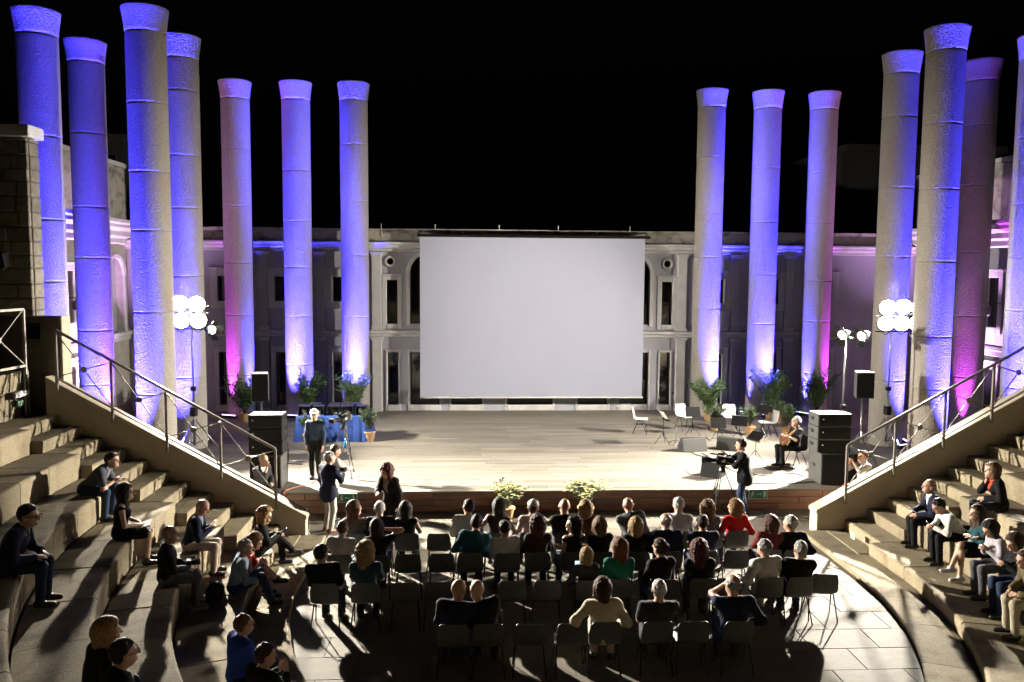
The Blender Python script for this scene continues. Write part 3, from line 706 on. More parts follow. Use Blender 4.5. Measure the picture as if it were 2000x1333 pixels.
# ------------------------------------------------------------------ plants
def leafy(nst, hgt, spread, nleaf, ll, lw, seed, droop=.3, up=.6):
    rg = np.random.default_rng(seed); st_, lf, tips = MB(), MB(), []
    for i in range(nst):
        a = rg.uniform(0, 2*PI); sp_ = spread*rg.uniform(.25, 1); h = hgt*rg.uniform(.65, 1.05)
        P = [Vector((.03*math.cos(a), .03*math.sin(a), 0))]
        for k in range(1, 5):
            u = k/4; P.append(Vector((sp_*u**1.5*math.cos(a+.3*math.sin(k)), sp_*u**1.5*math.sin(a+.3*math.sin(k)), h*(u-.08*droop*u*u))))
        st_.tube(P, [.012, .010, .008, .006, .003], 5); tips.append(P[-1])
        for j in range(nleaf):
            u = rg.uniform(.22, 1.)*3.999; k = int(u); p = P[k].lerp(P[k+1], u-k)
            d = Vector((rg.normal(), rg.normal(), up+rg.normal()*.5)).normalized(); sd = d.cross(Vector((rg.normal(), rg.normal(), rg.normal()))).normalized()
            L_ = ll*rg.uniform(.6, 1.2); w = lw*rg.uniform(.7, 1.2); nn = d.cross(sd)*L_*.12
            lf.add([p, p+d*L_*.45+sd*w+nn, p+d*L_-nn, p+d*L_*.45-sd*w+nn], [(0, 1, 2), (0, 2, 3)])
    return st_, lf, tips
def plant(name, label, cat, loc, pot, nst, hgt, spread, nleaf, ll, lw, m, seed, flowers=None, group=None, up=.6):
    t = thing(name, label, cat, loc, 0, group)
    if pot:
        r, h = pot; b = MB(); b.lathe([(r*.72, .003), (r*.95, h*.82), (r*1.06, h*.84), (r*1.06, h), (r*.93, h), (r*.9, h*.9), (.001, h*.9)], 20); obj('pot', b, m_terra, t, smooth=False)
    z = (pot[1]*.88 if pot else 0)
    s_, l_, tips = leafy(nst, hgt, spread, nleaf, ll, lw, seed, up=up)
    obj('stems', s_, m_bark, t, loc=(0, 0, z)); obj('foliage', l_, m, t, loc=(0, 0, z))
    if flowers:
        fm, cnt, r = flowers; rg = np.random.default_rng(seed+1); b = MB()
        for i in range(cnt):
            p = tips[i % len(tips)]+Vector((rg.normal()*.05, rg.normal()*.05, rg.normal()*.04))
            for q in range(5):
                a = q*2*PI/5; d = Vector((math.cos(a), math.sin(a), .35)); sd = Vector((-math.sin(a), math.cos(a), 0))
                b.add([p, p+d*r*.6+sd*r*.4, p+d*r, p+d*r*.6-sd*r*.4], [(0, 1, 2, 3)])
        obj('blossoms', b, fm, t, loc=(0, 0, z))
    return t
m_pink = mat('pink_flower', (.7, .25, .35), rough=.6)
for i, (px, y, lab, hh) in enumerate(((478, 27.1, 'tall oleander in front of the magenta column left of the screen', 1.35), (600, 27.1, 'tall oleander before the middle left column, behind the blue table', 1.5),
        (692, 27.1, 'tall oleander before the column just left of the screen', 1.5), (1385, 27.1, 'flowering oleander before the column just right of the screen', 1.35),
        (1505, 27.1, 'large bushy oleander before the middle right column', 1.7), (1595, 27.1, 'oleander lit magenta before the outer right column', 1.6))):
    p = atY(px, 805, y)
    plant('oleander', lab, 'plant', (p.x, y, ZS), (.2, .3), 24, hh*.92, .78, 60, .17, .018, m_leaf, 20+i, (m_pink, 6, .03), 'oleanders along the column bases')
for i, (px, py, lab, gh) in enumerate(((603, 868, 'potted grey-green shrub at the left end of the blue table', .55), (672, 858, 'potted shrub in front of the middle of the blue table', .5), (722, 862, 'potted shrub in a pale pot at the right end of the blue table', .62),
        (1395, 840, 'potted shrub behind the music stands, nearest the screen', .4), (1464, 850, 'potted shrub between the two white chairs at stage right', .55), (1536, 850, 'round potted shrub beside the seated guitarist', .62), (1518, 826, 'small potted shrub behind the rightmost white chair', .4))):
    p = atZ(px, py, ZS); plant('potted_shrub', lab, 'plant', p, (.17, .3), 34, gh*1.15, .40, 40, .09, .010, m_leafp, 60+i, None, 'small potted shrubs on the stage', up=1.2)
for i, (px, lab) in enumerate(((990, 'left one of two cream flower arrangements at the stage front'), (1146, 'right one of two cream flower arrangements at the stage front'))):
    p = atZ(px, 1014, .0); t = plant('flower_arrangement', lab, 'flowers', (p.x, 17.9, 0), (.18, .24), 44, .58, .50, 16, .10, .018, m_leafp, 80+i, (m_flower, 240, .042), 'flower arrangements below the stage')

# ------------------------------------------------------------------ table with blue cloth and boxes
t = thing('draped_table', 'table under a blue floor-length cloth at stage left', 'table', (-3.98, 24.3, ZS))
w, d, h = 1.05, .42, .74
b = MB(); b.box2((-w, -d, h-.03), (w, d, h)); obj('tabletop', b, m_bark, t)
for sx in (-1, 1):
    for sy in (-1, 1):
        b = MB(); b.tube([(sx*(w-.08), sy*(d-.08), 0), (sx*(w-.08), sy*(d-.08), h-.031)], .02, 6); obj('leg', b, m_metal, t)
rows = []; n = 96
for k, (e, z) in enumerate(((0, h+.006), (.012, h+.002), (.02, h-.05), (.035, h*.6), (.07, h*.3), (.10, .012))):
    row = []
    for j in range(n):
        u = j/n*4; sd = int(u); v = (u-sd)*2-1
        x, y = ((v*w, -d), (w, v*d), (-v*w, d), (-w, -v*d))[sd]; nx, ny = ((0, -1), (1, 0), (0, 1), (-1, 0))[sd]
        cn = max(0, abs(v)-.86)/.14; wv = .022*math.sin(j*1.9)*max(0, k-1)/4
        o = e+wv+cn*.08*max(0, k-2)/3
        row.append((x+nx*o, y+ny*o, z))
    rows.append(row)
b = MB(); b.grid(rows, close=True); b.add([(-w, -d, h+.007), (w, -d, h+.007), (w, d, h+.007), (-w, d, h+.007)], [(0, 1, 2, 3)])
obj('tablecloth', b, m_bluecloth, t, smooth=False)
bl = ['front left', 'front second', 'front third', 'front fourth', 'front right', 'rear left', 'rear middle', 'rear right']
for i in range(8):
    fr = i < 5; x = (-.84+i*.42) if fr else (-.6+(i-5)*.6); yy = -.18 if fr else .2
    t = thing('award_box', '%s black open-fronted box on the blue table' % bl[i], 'box', (-3.98+x, 24.3+yy, ZS+.752), RNG.uniform(-.15, .15), 'black boxes on the blue table')
    b = MB(); a = .17; hh = .27
    b.box2((-a, -.13, 0), (-a+.012, .13, hh)); b.box2((a-.012, -.13, 0), (a, .13, hh)); b.box2((-a+.0125, .118, .0005), (a-.0125, .13, hh-.0005)); obj('sides', b, mat('navy_box', (.012, .014, .03), rough=.4), t)
    b = MB(); b.box2((-a, -.14, hh+.001), (a, .132, hh+.018)); obj('lid', b, mat('navy_box', (.012, .014, .03)), t)
    b = MB(); b.box2((-.06, -.04, .002), (.06, .05, .2)); obj('award', b, m_bark, t, bevel=.01)

# ------------------------------------------------------------------ chairs
def shell_mesh(name):
    prof = [(.225, .425), (.20, .437), (.12, .432), (.0, .425), (-.10, .428), (-.165, .445), (-.205, .49), (-.222, .55), (-.238, .64), (-.252, .72), (-.262, .785), (-.266, .805)]
    wid = [.185, .205, .212, .213, .213, .213, .215, .218, .216, .208, .188, .155]; nu = 11
    top, bot = [], []
    for i, ((y, z), w) in enumerate(zip(prof, wid)):
        a = prof[max(i-1, 0)]; c = prof[min(i+1, len(prof)-1)]; ty, tz = c[0]-a[0], c[1]-a[1]; L_ = math.hypot(ty, tz); ny, nz = tz/L_, -ty/L_
        if nz < 0 and i < 4: ny, nz = -ny, -nz
        rt, rb = [], []
        for j in range(nu):
            u = j/(nu-1)*2-1; cv = .028*abs(u)**3*(1 if i < 10 else .4)
            p = Vector((u*w, y+ny*cv, z+nz*cv)); rt.append(p+Vector((0, ny*.004, nz*.004))); rb.append(p-Vector((0, ny*.004, nz*.004)))
        top.append(rt); bot.append(rb)
    b = MB(); b.grid(top); b.grid([list(reversed(r)) for r in bot])
    rim_t = top[0]+[r[-1] for r in top[1:]]+list(reversed(top[-1][:-1]))+[r[0] for r in reversed(top[1:-1])]
    rim_b = bot[0]+[r[-1] for r in bot[1:]]+list(reversed(bot[-1][:-1]))+[r[0] for r in reversed(bot[1:-1])]
    b.grid([rim_t, rim_b], close=True)
    return b.mesh(name, smooth=True)
def make_chair(mshell, mleg):
    r = link('plastic_chair', None, None)
    link('seat_shell', shell_mesh('seat_shell'), mshell, r)
    for sx in (-1, 1):
        for sy in (-1, 1):
            b = MB(); b.tube([(sx*.13, sy*.03, .405), (sx*.19, sy*.07 if sy > 0 else -.06, .40), (sx*.225, sy*.215, .004)], .0105, 7); obj('leg', b, mleg, r, smooth=True)
    b = MB(); b.bar((-.15, 0, .408), (.15, 0, .408), .10, .016); obj('under_frame', b, mleg, r)
    b = MB(); b.lathe([(.001, 0), (.045, 0), (.045, .004), (.038, .006), (.001, .004)], 20, cap=False)
    o = obj('embossed_oval', b, mat('chair_mark', (.045, .045, .042), rough=.5) if mshell == m_chair else mshell, r, loc=(0, -.2445, .655)); o.rotation_euler = (R(98), 0, 0); o.scale = (1, .55, 1)
    return r
grey0 = make_chair(m_chair, m_metal); white0 = make_chair(m_white, m_metal); used = {}
def chair(proto, loc, rz, label, group):
    o = proto if not used.get(proto.name) else copy_tree(proto); used[proto.name] = 1
    o.location = loc; o.rotation_euler = (0, 0, rz); tag(o, label, 'chair', group); return o
for (px, py), rz, lab in (((1250, 846), -105, 'white plastic chair farthest left on the stage, turned to the right'), ((1336, 840), -158, 'white plastic chair behind the microphone stand'),
        ((1424, 840), 168, 'white plastic chair behind the crossed music stands'), ((1500, 853), 98, 'white plastic chair nearest the guitarist, turned to the left')):
    chair(white0, atZ(px, py, ZS), R(rz), lab, 'white chairs on the stage')

# ------------------------------------------------------------------ stage gear
def music_stand(label, px, py, dpx, dpy, rz, sheet=True, tilt=.5):
    p = atZ(px, py, ZS); h = atY(dpx, dpy, p.y).z-ZS
    t = thing('music_stand', label, 'music stand', p, rz, 'music stands')
    b = MB(); b.tube([(0, 0, .22), (0, 0, h)], .01, 6); obj('post', b, m_metal, t)
    for i in range(3):
        a = 2*PI*i/3+.4; b = MB(); b.tube([(0, 0, .36), (.26*math.cos(a), .26*math.sin(a), .01)], .008, 5); obj('leg', b, m_metal, t)
    rm = Matrix.Rotation(tilt, 3, 'X'); b = MB(); b.box((0, 0, h+.06), (.46, .008, .30), rm); b.box(Vector((0, 0, h+.06))+rm @ Vector((0, -.03, -.15)), (.46, .05, .008), rm); obj('desk', b, m_metal, t)
    if sheet:
        s = thing('sheet_music', 'open sheet music on the %s' % label, 'paper', p, rz); b = MB()
        for sx in (-1, 1):
            q = rm @ Matrix.Rotation(sx*.12, 3, 'Z'); b.box(Vector((sx*.11, 0, h+.065))+rm @ Vector((0, -.016, .02)), (.2, .004, .27), q)
        obj('pages', b, m_paper, s)
music_stand('music stand right of the leftmost white chair', 1295, 868, 1295, 815, R(-80), True, .6)
music_stand('music stand with flat dark desk before the microphone chair', 1352, 850, 1352, 808, R(180), False, .5)
music_stand('low dark music stand in front of the third white chair', 1402, 860, 1400, 830, R(175), False, .45)
music_stand('crossed music stand left of the small potted shrub', 1443, 862, 1443, 826, R(150), True, .4)
music_stand('tall music stand leaning over the rightmost white chair', 1490, 862, 1487, 803, R(120), True, .7)
music_stand('low tilted music stand in front of the rightmost white chair', 1475, 905, 1475, 856, R(115), True, .9)
def mic_stand(label, px, py, top, boom):
    p = atZ(px, py, ZS); h = atY(*top, p.y).z-ZS
    t = thing('microphone_stand', label, 'microphone stand', p)
    b = MB(); b.tube([(0, 0, .02), (0, 0, h)], .011, 6); obj('post', b, m_chrome, t)
    for i in range(3):
        a = 2*PI*i/3; b = MB(); b.tube([(0, 0, .12), (.3*math.cos(a), .3*math.sin(a), .01)], .009, 5); obj('leg', b, m_metal, t)
    e = atY(*boom, p.y-.1)-p; b = MB(); b.tube([(0.02, 0, h-.05), e], .009, 6); obj('boom', b, m_chrome, t)
    b = MB(); b.ball(e, .03, 8, 6); obj('microphone', b, m_metal, t, smooth=True)
mic_stand('microphone stand with raised boom by the second white chair', 1320, 868, (1328, 812), (1315, 768))
mic_stand('short microphone stand between the grey monitors', 1380, 862, (1380, 812), (1395, 800))
def wedge(label, px, py, rz, m, w=.58):
    p = atZ(px, py, ZS); t = thing('stage_monitor', label, 'loudspeaker', p, rz)
    poly = [(-.22, 0), (.2, 0), (.22, .12), (.02, .36), (-.12, .36)]
    b = MB(); b.prism(poly, lambda a, c: (-w/2, a, c), lambda a, c: (w/2, a, c)); obj('cabinet', b, m, t, bevel=.012)
    b = MB(); b.hexa([(-w/2+.04, .2, .135), (w/2-.04, .2, .135), (w/2-.04, .222, .145), (-w/2+.04, .222, .145)], [(-w/2+.04, .03, .345), (w/2-.04, .03, .345), (w/2-.04, .052, .358), (-w/2+.04, .052, .358)]); obj('grille', b, m_grille, t)
    for z in (.1, .2):
        b = MB(); b.box((-w/2-.004, -.02, z), (.012, .07, .05)); obj('handle_recess', b, m_metal, t)
wedge('grey stage monitor in front of the microphone stand', 1352, 880, R(10), m_greyb, .72); wedge('grey stage monitor half hidden behind the television camera', 1422, 878, R(-30), m_greyb, .6)
wedge('black stage monitor tipped up behind the camera tripod', 1392, 930, R(-40), m_blk, .5)
t = thing('floor_mat', 'dark grey mat lying on the stage beside the black monitor', 'mat', atZ(1366, 924, ZS)+Vector((0, 0, .003)))
b = MB(); b.box2((-.3, -.22, 0), (.3, .22, .012)); obj('mat_body', b, mat('mat_grey', (.09, .08, .07), rough=.9, bump=.5, bs=90), t, bevel=.003)
def cable(label, pts, m=m_cable, r=.011):
    P = [Vector(p) for p in pts]; Q = []
    for i in range(len(P)-1):
        p0, p1, p2, p3 = P[max(i-1, 0)], P[i], P[i+1], P[min(i+2, len(P)-1)]
        for k in range(6):
            u = k/6; Q.append(.5*((2*p1)+(p2-p0)*u+(2*p0-5*p1+4*p2-p3)*u*u+(3*p1-p0-3*p2+p3)*u**3))
    Q.append(P[-1]); b = MB(); b.tube(Q, r, 5); return tag(obj('cable', b, m, smooth=True), label, 'cable')
def sp_(px, py): return atZ(px, py, ZS+.014)
cable('orange cable crossing the stage edge beside the man in white trousers', [sp_(640, 915), sp_(615, 940), sp_(585, 950), sp_(560, 957), atZ(556, 962, ZS+.01), Vector((atZ(556, 962, ZS).x, 18.27, .3)), Vector((atZ(556, 962, ZS).x, 18.26, .02))], m_orange, .012)
cable('black cable looping from the right subwoofer towards the monitors', [sp_(1590, 935), sp_(1545, 925), sp_(1500, 930), sp_(1460, 922), sp_(1440, 905)])
cable('black cable lying along the right stage edge', [sp_(1600, 940), sp_(1540, 945), sp_(1480, 944), sp_(1452, 950)])
cable('black cable curling around the grey monitor', [sp_(1370, 885), sp_(1385, 893), sp_(1365, 890), sp_(1350, 884), sp_(1330, 880)])
p = atZ(1522, 916, ZS); t = thing('pedal_board', 'guitar pedal board tangled in cables at the guitarist feet', 'pedals', p, .2)
b = MB(); b.box2((-.36, -.16, .004), (.36, .16, .04)); obj('board', b, m_metal, t, bevel=.008)
for i in range(6):
    b = MB(); b.box2((-.055, -.05, .041), (.055, .06, .085)); obj('pedal', b, [m_greyb, mat('red_pedal', (.4, .05, .04)), m_chrome][i % 3], t, loc=(-.28+.11*i, RNG.uniform(-.05, .05), 0), bevel=.01)
b = MB()
for i in range(9):
    pts = [(RNG.uniform(-.4, .4), RNG.uniform(-.2, .2), RNG.uniform(.05, .12)) for _ in range(6)]; b.tube(pts, .008, 5)
obj('cable_tangle', b, m_cable, t, smooth=True)
# folded stand / cable clutter by the left speaker stack
p = atZ(585, 905, ZS); t = thing('folded_stand', 'folded chrome stand lying on the stage right of the left speaker stack', 'stand', p, .1)
for k, (a, c) in enumerate((((-.35, 0, .05), (.35, .02, .06)), ((-.3, -.05, .03), (.3, .1, .03)), ((-.3, .04, .03), (-.25, -.1, .4)), ((-.32, 0, .02), (.1, -.2, .02)))):
    b = MB(); b.tube([a, c], .016, 6); obj('tube', b, m_chrome if k != 2 else m_metal, t, smooth=True)
# exit signs on the stage front
def exit_sign(px0, px1, py0, py1, label, flip):
    a = atY(px0, py1, 18.26); c = atY(px1, py0, 18.26); w, h = c.x-a.x, c.z-a.z
    t = thing('exit_sign', label, 'sign', (a.x, 18.272, a.z))
    b = MB(); b.box2((0, -.012, 0), (w, .012, h)); obj('border', b, m_signw, t)
    b = MB(); b.box2((.012, -.015, .012), (w-.012, -.0121, h-.012)); obj('board', b, m_green, t)
    fxx = (lambda x: w-x) if flip else (lambda x: x)
    def poly(P, nm):
        b = MB(); b.prism([(fxx(x*w), z*h) for x, z in P], lambda x, z: (x, -.0151, z), lambda x, z: (x, -.018, z)); obj(nm, b, m_signw, t)
    poly([(.76, .2), (.9, .2), (.9, .8), (.76, .8)], 'door_pictogram')
    poly([(.38, .47), (.60, .47), (.60, .38), (.68, .5), (.60, .62), (.60, .53), (.38, .53)], 'arrow')
    for P in ([(.2, .72), (.245, .72), (.245, .84), (.2, .84)], [(.15, .42), (.21, .40), (.25, .70), (.18, .70)], [(.18, .66), (.10, .58), (.11, .52), (.2, .60)], [(.23, .66), (.31, .60), (.30, .54), (.22, .60)],
              [(.15, .44), (.18, .42), (.12, .20), (.07, .20)], [(.17, .44), (.21, .42), (.29, .30), (.26, .22)]): poly(P, 'running_figure')
exit_sign(661, 698, 964, 982, 'green exit sign on the left of the stage front', True)
exit_sign(1462, 1500, 956, 975, 'green exit sign on the right of the stage front', False)
p = atZ(1645, 1066, .22); t = thing('step_sticker', 'small green and white sticker on the lowest right step', 'sticker', (7.74, 15.6, .27), 0)
b = MB(); b.box2((-.004, -.09, -.06), (.0, .09, .06)); obj('sticker', b, mat('sticker', (.5, .62, .55)), t)
for zz in (-.03, .02):
    b = MB(); b.box2((-.006, -.06, zz), (-.0042, .06, zz+.02)); obj('print', b, m_green, t)

# ------------------------------------------------------------------ people: bodies from blended distance fields
def V3(*a): return np.array(a, float)
def nrm(v): return v/max(np.linalg.norm(v), 1e-9)
class Field:
    def __init__(s, lo, hi, step, fine=None, fstep=None):
        def axis(i):
            if fine is None: return np.arange(lo[i], hi[i]+step, step)
            a, b = max(lo[i], fine[0][i]), min(hi[i], fine[1][i])
            return np.concatenate([np.arange(lo[i], a, step), np.arange(a, b, fstep), np.arange(b, hi[i]+step, step)])
        s.ax = [axis(i) for i in range(3)]; s.F = np.full([len(a) for a in s.ax], .3, np.float32)
    def sl(s, lo, hi):
        return tuple(slice(max(np.searchsorted(a, l)-1, 0), np.searchsorted(a, h)+1) for a, l, h in zip(s.ax, lo, hi))
    def grid(s, q): return s.ax[0][q[0]][:, None, None], s.ax[1][q[1]][None, :, None], s.ax[2][q[2]][None, None, :]
    def put(s, q, d, k):
        A = s.F[q]
        if A.size == 0: return
        h = np.clip(.5+.5*(A-d)/k, 0, 1); s.F[q] = A*(1-h)+d*h-k*h*(1-h)
    def cap(s, a, b, ra, rb, k=.03):
        m = max(ra, rb)+.07; q = s.sl(np.minimum(a, b)-m, np.maximum(a, b)+m); X, Y, Z = s.grid(q)
        e = b-a; L = max(e@e, 1e-9); t = np.clip(((X-a[0])*e[0]+(Y-a[1])*e[1]+(Z-a[2])*e[2])/L, 0, 1)
        d = np.sqrt((X-a[0]-e[0]*t)**2+(Y-a[1]-e[1]*t)**2+(Z-a[2]-e[2]*t)**2)-(ra+(rb-ra)*t); s.put(q, d, k)
    def ell(s, c, fr, r, k=.03):
        m = max(r)+.07; q = s.sl(c-m, c+m); X, Y, Z = s.grid(q); k0 = 0; k1 = 0
        for ax, rr in zip(fr, r):
            u = (X-c[0])*ax[0]+(Y-c[1])*ax[1]+(Z-c[2])*ax[2]; k0 = k0+(u/rr)**2; k1 = k1+(u/rr/rr)**2
        k0 = np.sqrt(k0); k1 = np.sqrt(k1)+1e-6; s.put(q, k0*(k0-1)/k1, k)
    def cut(s, c, n):                       # keep the side where (p-c).n < 0
        X, Y, Z = s.grid((slice(None),)*3); s.F = np.maximum(s.F, (X-c[0])*n[0]+(Y-c[1])*n[1]+(Z-c[2])*n[2]).astype(np.float32)
    def rough(s, amp, fr, ph=0.):
        X, Y, Z = s.grid((slice(None),)*3)
        s.F = (s.F+amp*(np.sin(X*fr+ph+3*np.sin(Z*fr*.23+ph))*np.sin(Y*fr*.9+2*ph+np.sin(X*fr*.31))*np.sin(Z*fr*.6+ph))).astype(np.float32)
    def nets(s):
        F = s.F; S = F < 0
        c = [S[i:F.shape[0]-1+i, j:F.shape[1]-1+j, k:F.shape[2]-1+k] for i in (0, 1) for j in (0, 1) for k in (0, 1)]
        n = sum(x.astype(np.int8) for x in c); act = (n > 0) & (n < 8); I = np.argwhere(act)
        if len(I) == 0: return np.zeros((0, 3)), np.zeros((0, 4), int)
        idx = np.full(act.shape, -1, int); idx[act] = np.arange(len(I))
        off = np.array([(i, j, k) for i in (0, 1) for j in (0, 1) for k in (0, 1)])
        vals = np.stack([F[I[:, 0]+o[0], I[:, 1]+o[1], I[:, 2]+o[2]] for o in off], 1)
        pos = np.stack([np.stack([s.ax[a][I[:, a]+o[a]] for a in range(3)], 1) for o in off], 1)
        acc = np.zeros((len(I), 3)); cnt = np.zeros(len(I))
        for e0 in range(8):
            for bit in (1, 2, 4):
                e1 = e0 | bit
                if e1 == e0: continue
                a, b = vals[:, e0], vals[:, e1]; x = (a < 0) != (b < 0); t = np.where(x, a/(a-b+1e-12), 0)[:, None]
                acc += np.where(x[:, None], pos[:, e0]*(1-t)+pos[:, e1]*t, 0); cnt += x
        V = acc/cnt[:, None]; Q = []
        for a in range(3):
            b, c_ = (a+1) % 3, (a+2) % 3
            lo = [slice(None)]*3; hi = [slice(None)]*3; lo[a] = slice(0, -1); hi[a] = slice(1, None)
            E = S[tuple(lo)] != S[tuple(hi)]; J = np.argwhere(E)
            ok = (J[:, b] > 0) & (J[:, c_] > 0) & (J[:, b] < F.shape[b]-1) & (J[:, c_] < F.shape[c_]-1); J = J[ok]
            def at(db, dc):
                K = J.copy(); K[:, b] -= db; K[:, c_] -= dc; return idx[K[:, 0], K[:, 1], K[:, 2]]
            q = np.stack([at(1, 1), at(0, 1), at(0, 0), at(1, 0)], 1); ins = S[J[:, 0], J[:, 1], J[:, 2]]
            q[~ins] = q[~ins][:, ::-1]; Q.append(q)
        return V, np.concatenate(Q)
def field_mesh(name, fld, m, parent, extra=None):
    V, Q = fld.nets(); v = V.tolist(); f = Q.tolist()
    if extra is not None:
        o = len(v); v += [tuple(p) for p in extra.v]; f += [tuple(i+o for i in q) for q in extra.f]
    me = bpy.data.meshes.new(name); me.from_pydata(v, [], f); me.validate(); me.shade_smooth()
    return link(name, me, m, parent)
def ik(a, t, l1, l2, pole):
    d = t-a; L = np.linalg.norm(d); 
    if L > (l1+l2)*.995: t = a+d/L*(l1+l2)*.995; d = t-a; L = np.linalg.norm(d)
    u = d/L; x = (l1*l1-l2*l2+L*L)/(2*L); h = math.sqrt(max(l1*l1-x*x, 1e-6)); p = pole-u*(pole@u); return a+u*x+nrm(p)*h, t
m_skin = skin_mat()
SKIN = {'m': (.46, .26, .18), 'l': (.56, .35, .25), 'd': (.34, .19, .125)}
ARMS = {'lap': ((.09, .27, .13), (.07, .29, .13)), 'knees': ((.13, .36, .12), (.13, .36, .12)), 'phone': ((.05, .33, .27), (.06, .34, .26)), 'elbows': ((.05, .50, .14), (.06, .50, .14)),
        'clap': ((.06, .36, .36), (.05, .36, .36)), 'rest': ((.2, .12, .1), (.2, .12, .1)), 'hang': ((.20, .06, -.085), (.20, .06, -.085)), 'cross': ((-.06, .2, .2), (-.06, .2, .24)),
        'chin': ((.10, .30, .13), (.06, .24, .44)), 'cam': ((.06, .36, .55), (.08, .34, .52))}
HANDS = {}
def person(label, loc, rz, sit=True, seat=.46, s=1., fem=False, lean=.08, side=0., twist=0., head=(0, 0), arms='lap', legs='n', skin='m', hair=('short', (.03, .02, .015)),
           top=('jacket', (.02, .02, .025)), under=None, bottom=('trousers', (.02, .02, .03)), shoes=(.015, .012, .01), glasses=False, cap_=None, w=1., group=None, tie=None, scarf=None, headtilt=0., drop=0.):
    hz = (seat/s+.085) if sit else .93-drop
    hip = V3(0, 0, hz); X = V3(1, 0, 0); Yv = V3(0, 1, 0); Zv = V3(0, 0, 1)
    u = nrm(V3(math.sin(side), math.sin(lean)*math.cos(side), math.cos(lean)*math.cos(side)))
    rt = nrm(V3(math.cos(twist), -math.sin(twist), 0)); rt = nrm(rt-u*(rt@u)); fw = np.cross(u, rt); fr = (rt, fw, u)
    sw = (.145 if fem else .165)*w; HS = 1.2; nb = hip+u*.50
    sh = [hip+u*.445-rt*sw, hip+u*.445+rt*sw]
    hu = nrm(u*.55+Zv*.45+fw*.12); hc = nb+hu*.155+fw*.02
    yw, pt = head; fh = V3(math.sin(yw)*math.cos(pt), math.cos(yw)*math.cos(pt), -math.sin(pt))
    tw = twist
    fh = V3(fh[0]*math.cos(tw)+fh[1]*math.sin(tw), -fh[0]*math.sin(tw)+fh[1]*math.cos(tw), fh[2])
    rh = nrm(np.cross(fh, Zv)); uh = np.cross(rh, fh)
    if headtilt: c_, s_ = math.cos(headtilt), math.sin(headtilt); rh, uh = rh*c_-uh*s_, uh*c_+rh*s_
    fhd = (rh, fh, uh); hc = hc+fh*.02*max(0, math.sin(pt))
    A = ARMS[arms] if isinstance(arms, str) else arms
    arm = []
    for i, sg in enumerate((-1, 1)):
        a = A[i]
        if len(a) == 4: tgt = V3(*a[:3])+hip                       # absolute x
        else: tgt = hip+rt*sg*a[0]+V3(0, 0, 1)*a[2]+nrm(V3(fw[0], fw[1], 0))*a[1]
        el, wr = ik(sh[i], tgt, .285, .255, rt*sg*.6-Zv*.8-fw*.25); arm.append((sh[i], el, wr))
    hj = [hip-X*.088*w, hip+X*.088*w]; leg = []
    for i, sg in enumerate((-1, 1)):
        if not sit: an = V3(sg*.10, (.02, -.04)[i], .085); pole = V3(0, 1, 0)
        else:
            an = V3(sg*.12, .40, .085); pole = V3(sg*.05, 1, .6)
            if legs == 'wide': an = V3(sg*.2, .36, .085); pole = V3(sg*.35, 1, .6)
            if legs == 'out': an = V3(sg*.13, .56, .085)
            if legs == 'back': an = V3(sg*.12, .30, .085)
            if legs == 'crossed' and i == 1: an = V3(-.10, .60, .20+hz*.1); pole = V3(-.2, 1, .9)
            if legs == 'crossed' and i == 0: an = V3(-.06, .42, .085)
        kn, an = ik(hj[i], an, .43, .43, pole); leg.append((hj[i], kn, an))
    # ---- body
    allp = [hip, nb, hc+Zv*.13, hc-Zv*.1]+[p for a in arm for p in a]+[p for l in leg for p in l]+[l[2]+V3(0, .2, -.08) for l in leg]
    lo = np.min(allp, 0)-.2; hi = np.max(allp, 0)+.2; lo[2] = -.03
    F = Field(lo, hi, .024, (hc-V3(.14, .16, .19), hc+V3(.14, .16, .17)), .0125)
    tf = [(hip+u*.03, (.150*w, .105*w, .12)), (hip+u*.19, ((.125 if fem else .140)*w, .095*w, .15)), (hip+u*.34, ((.14 if fem else .160)*w, .105*w, .16))]
    def torso(fl, e, k=.05):
        for c, r in tf: fl.ell(c, fr, [x+e for x in r], k)
        if fem: 
            for sg in (-1, 1): fl.ell(hip+u*.33+rt*sg*.07+fw*.085, fr, (.06+e, .05+e, .06+e), .04)
        fl.cap(sh[0], sh[1], .058+e, .058+e, k); fl.cap(nb-u*.03, nb+hu*.03, .065+e*.6, .05+e*.4, k)
    def sleeves(fl, e, frac=1., k=.035):
        for a, b, c in arm:
            fl.cap(a, b, .052+e, .041+e, k)
            if frac > 0: fl.cap(b, b+(c-b)*frac, .041+e, .041+e+(.030-.041)*frac, k)
    torso(F, -.004); sleeves(F, -.003, 1.)
    for a, b, c in leg:
        F.cap(a, b, .080*w, .055, .04); F.cap(b, c, .053, .036, .03); F.cap(c-V3(0, .03, .03), c+V3(0, .13, -.045), .034, .026, .02)
    H_ = lambda a, b, c: hc+(rh*a+fh*b+uh*c)*HS
    hr = lambda r: [x*HS for x in r]
    F.cap(nb, H_(0, -.02, -.06), .057 if not fem else .048, .054 if not fem else .046, .025)
    F.ell(H_(0, -.012, .022), fhd, hr((.074, .093, .092)), .02); F.ell(H_(0, .026, -.045), fhd, hr((.054, .062, .070)), .03)
    F.cap(H_(0, .088, .012), H_(0, .104, -.018), .009, .015, .012); F.cap(H_(0, .078, -.062), H_(0, .082, -.064), .021, .021, .02)
    for sg in (-1, 1):
        F.ell(H_(sg*.076, -.012, -.004), fhd, hr((.011, .02, .031)), .008); F.cap(H_(sg*.02, .082, .026), H_(sg*.045, .07, .026), .012, .012, .015)
    fing = MB()
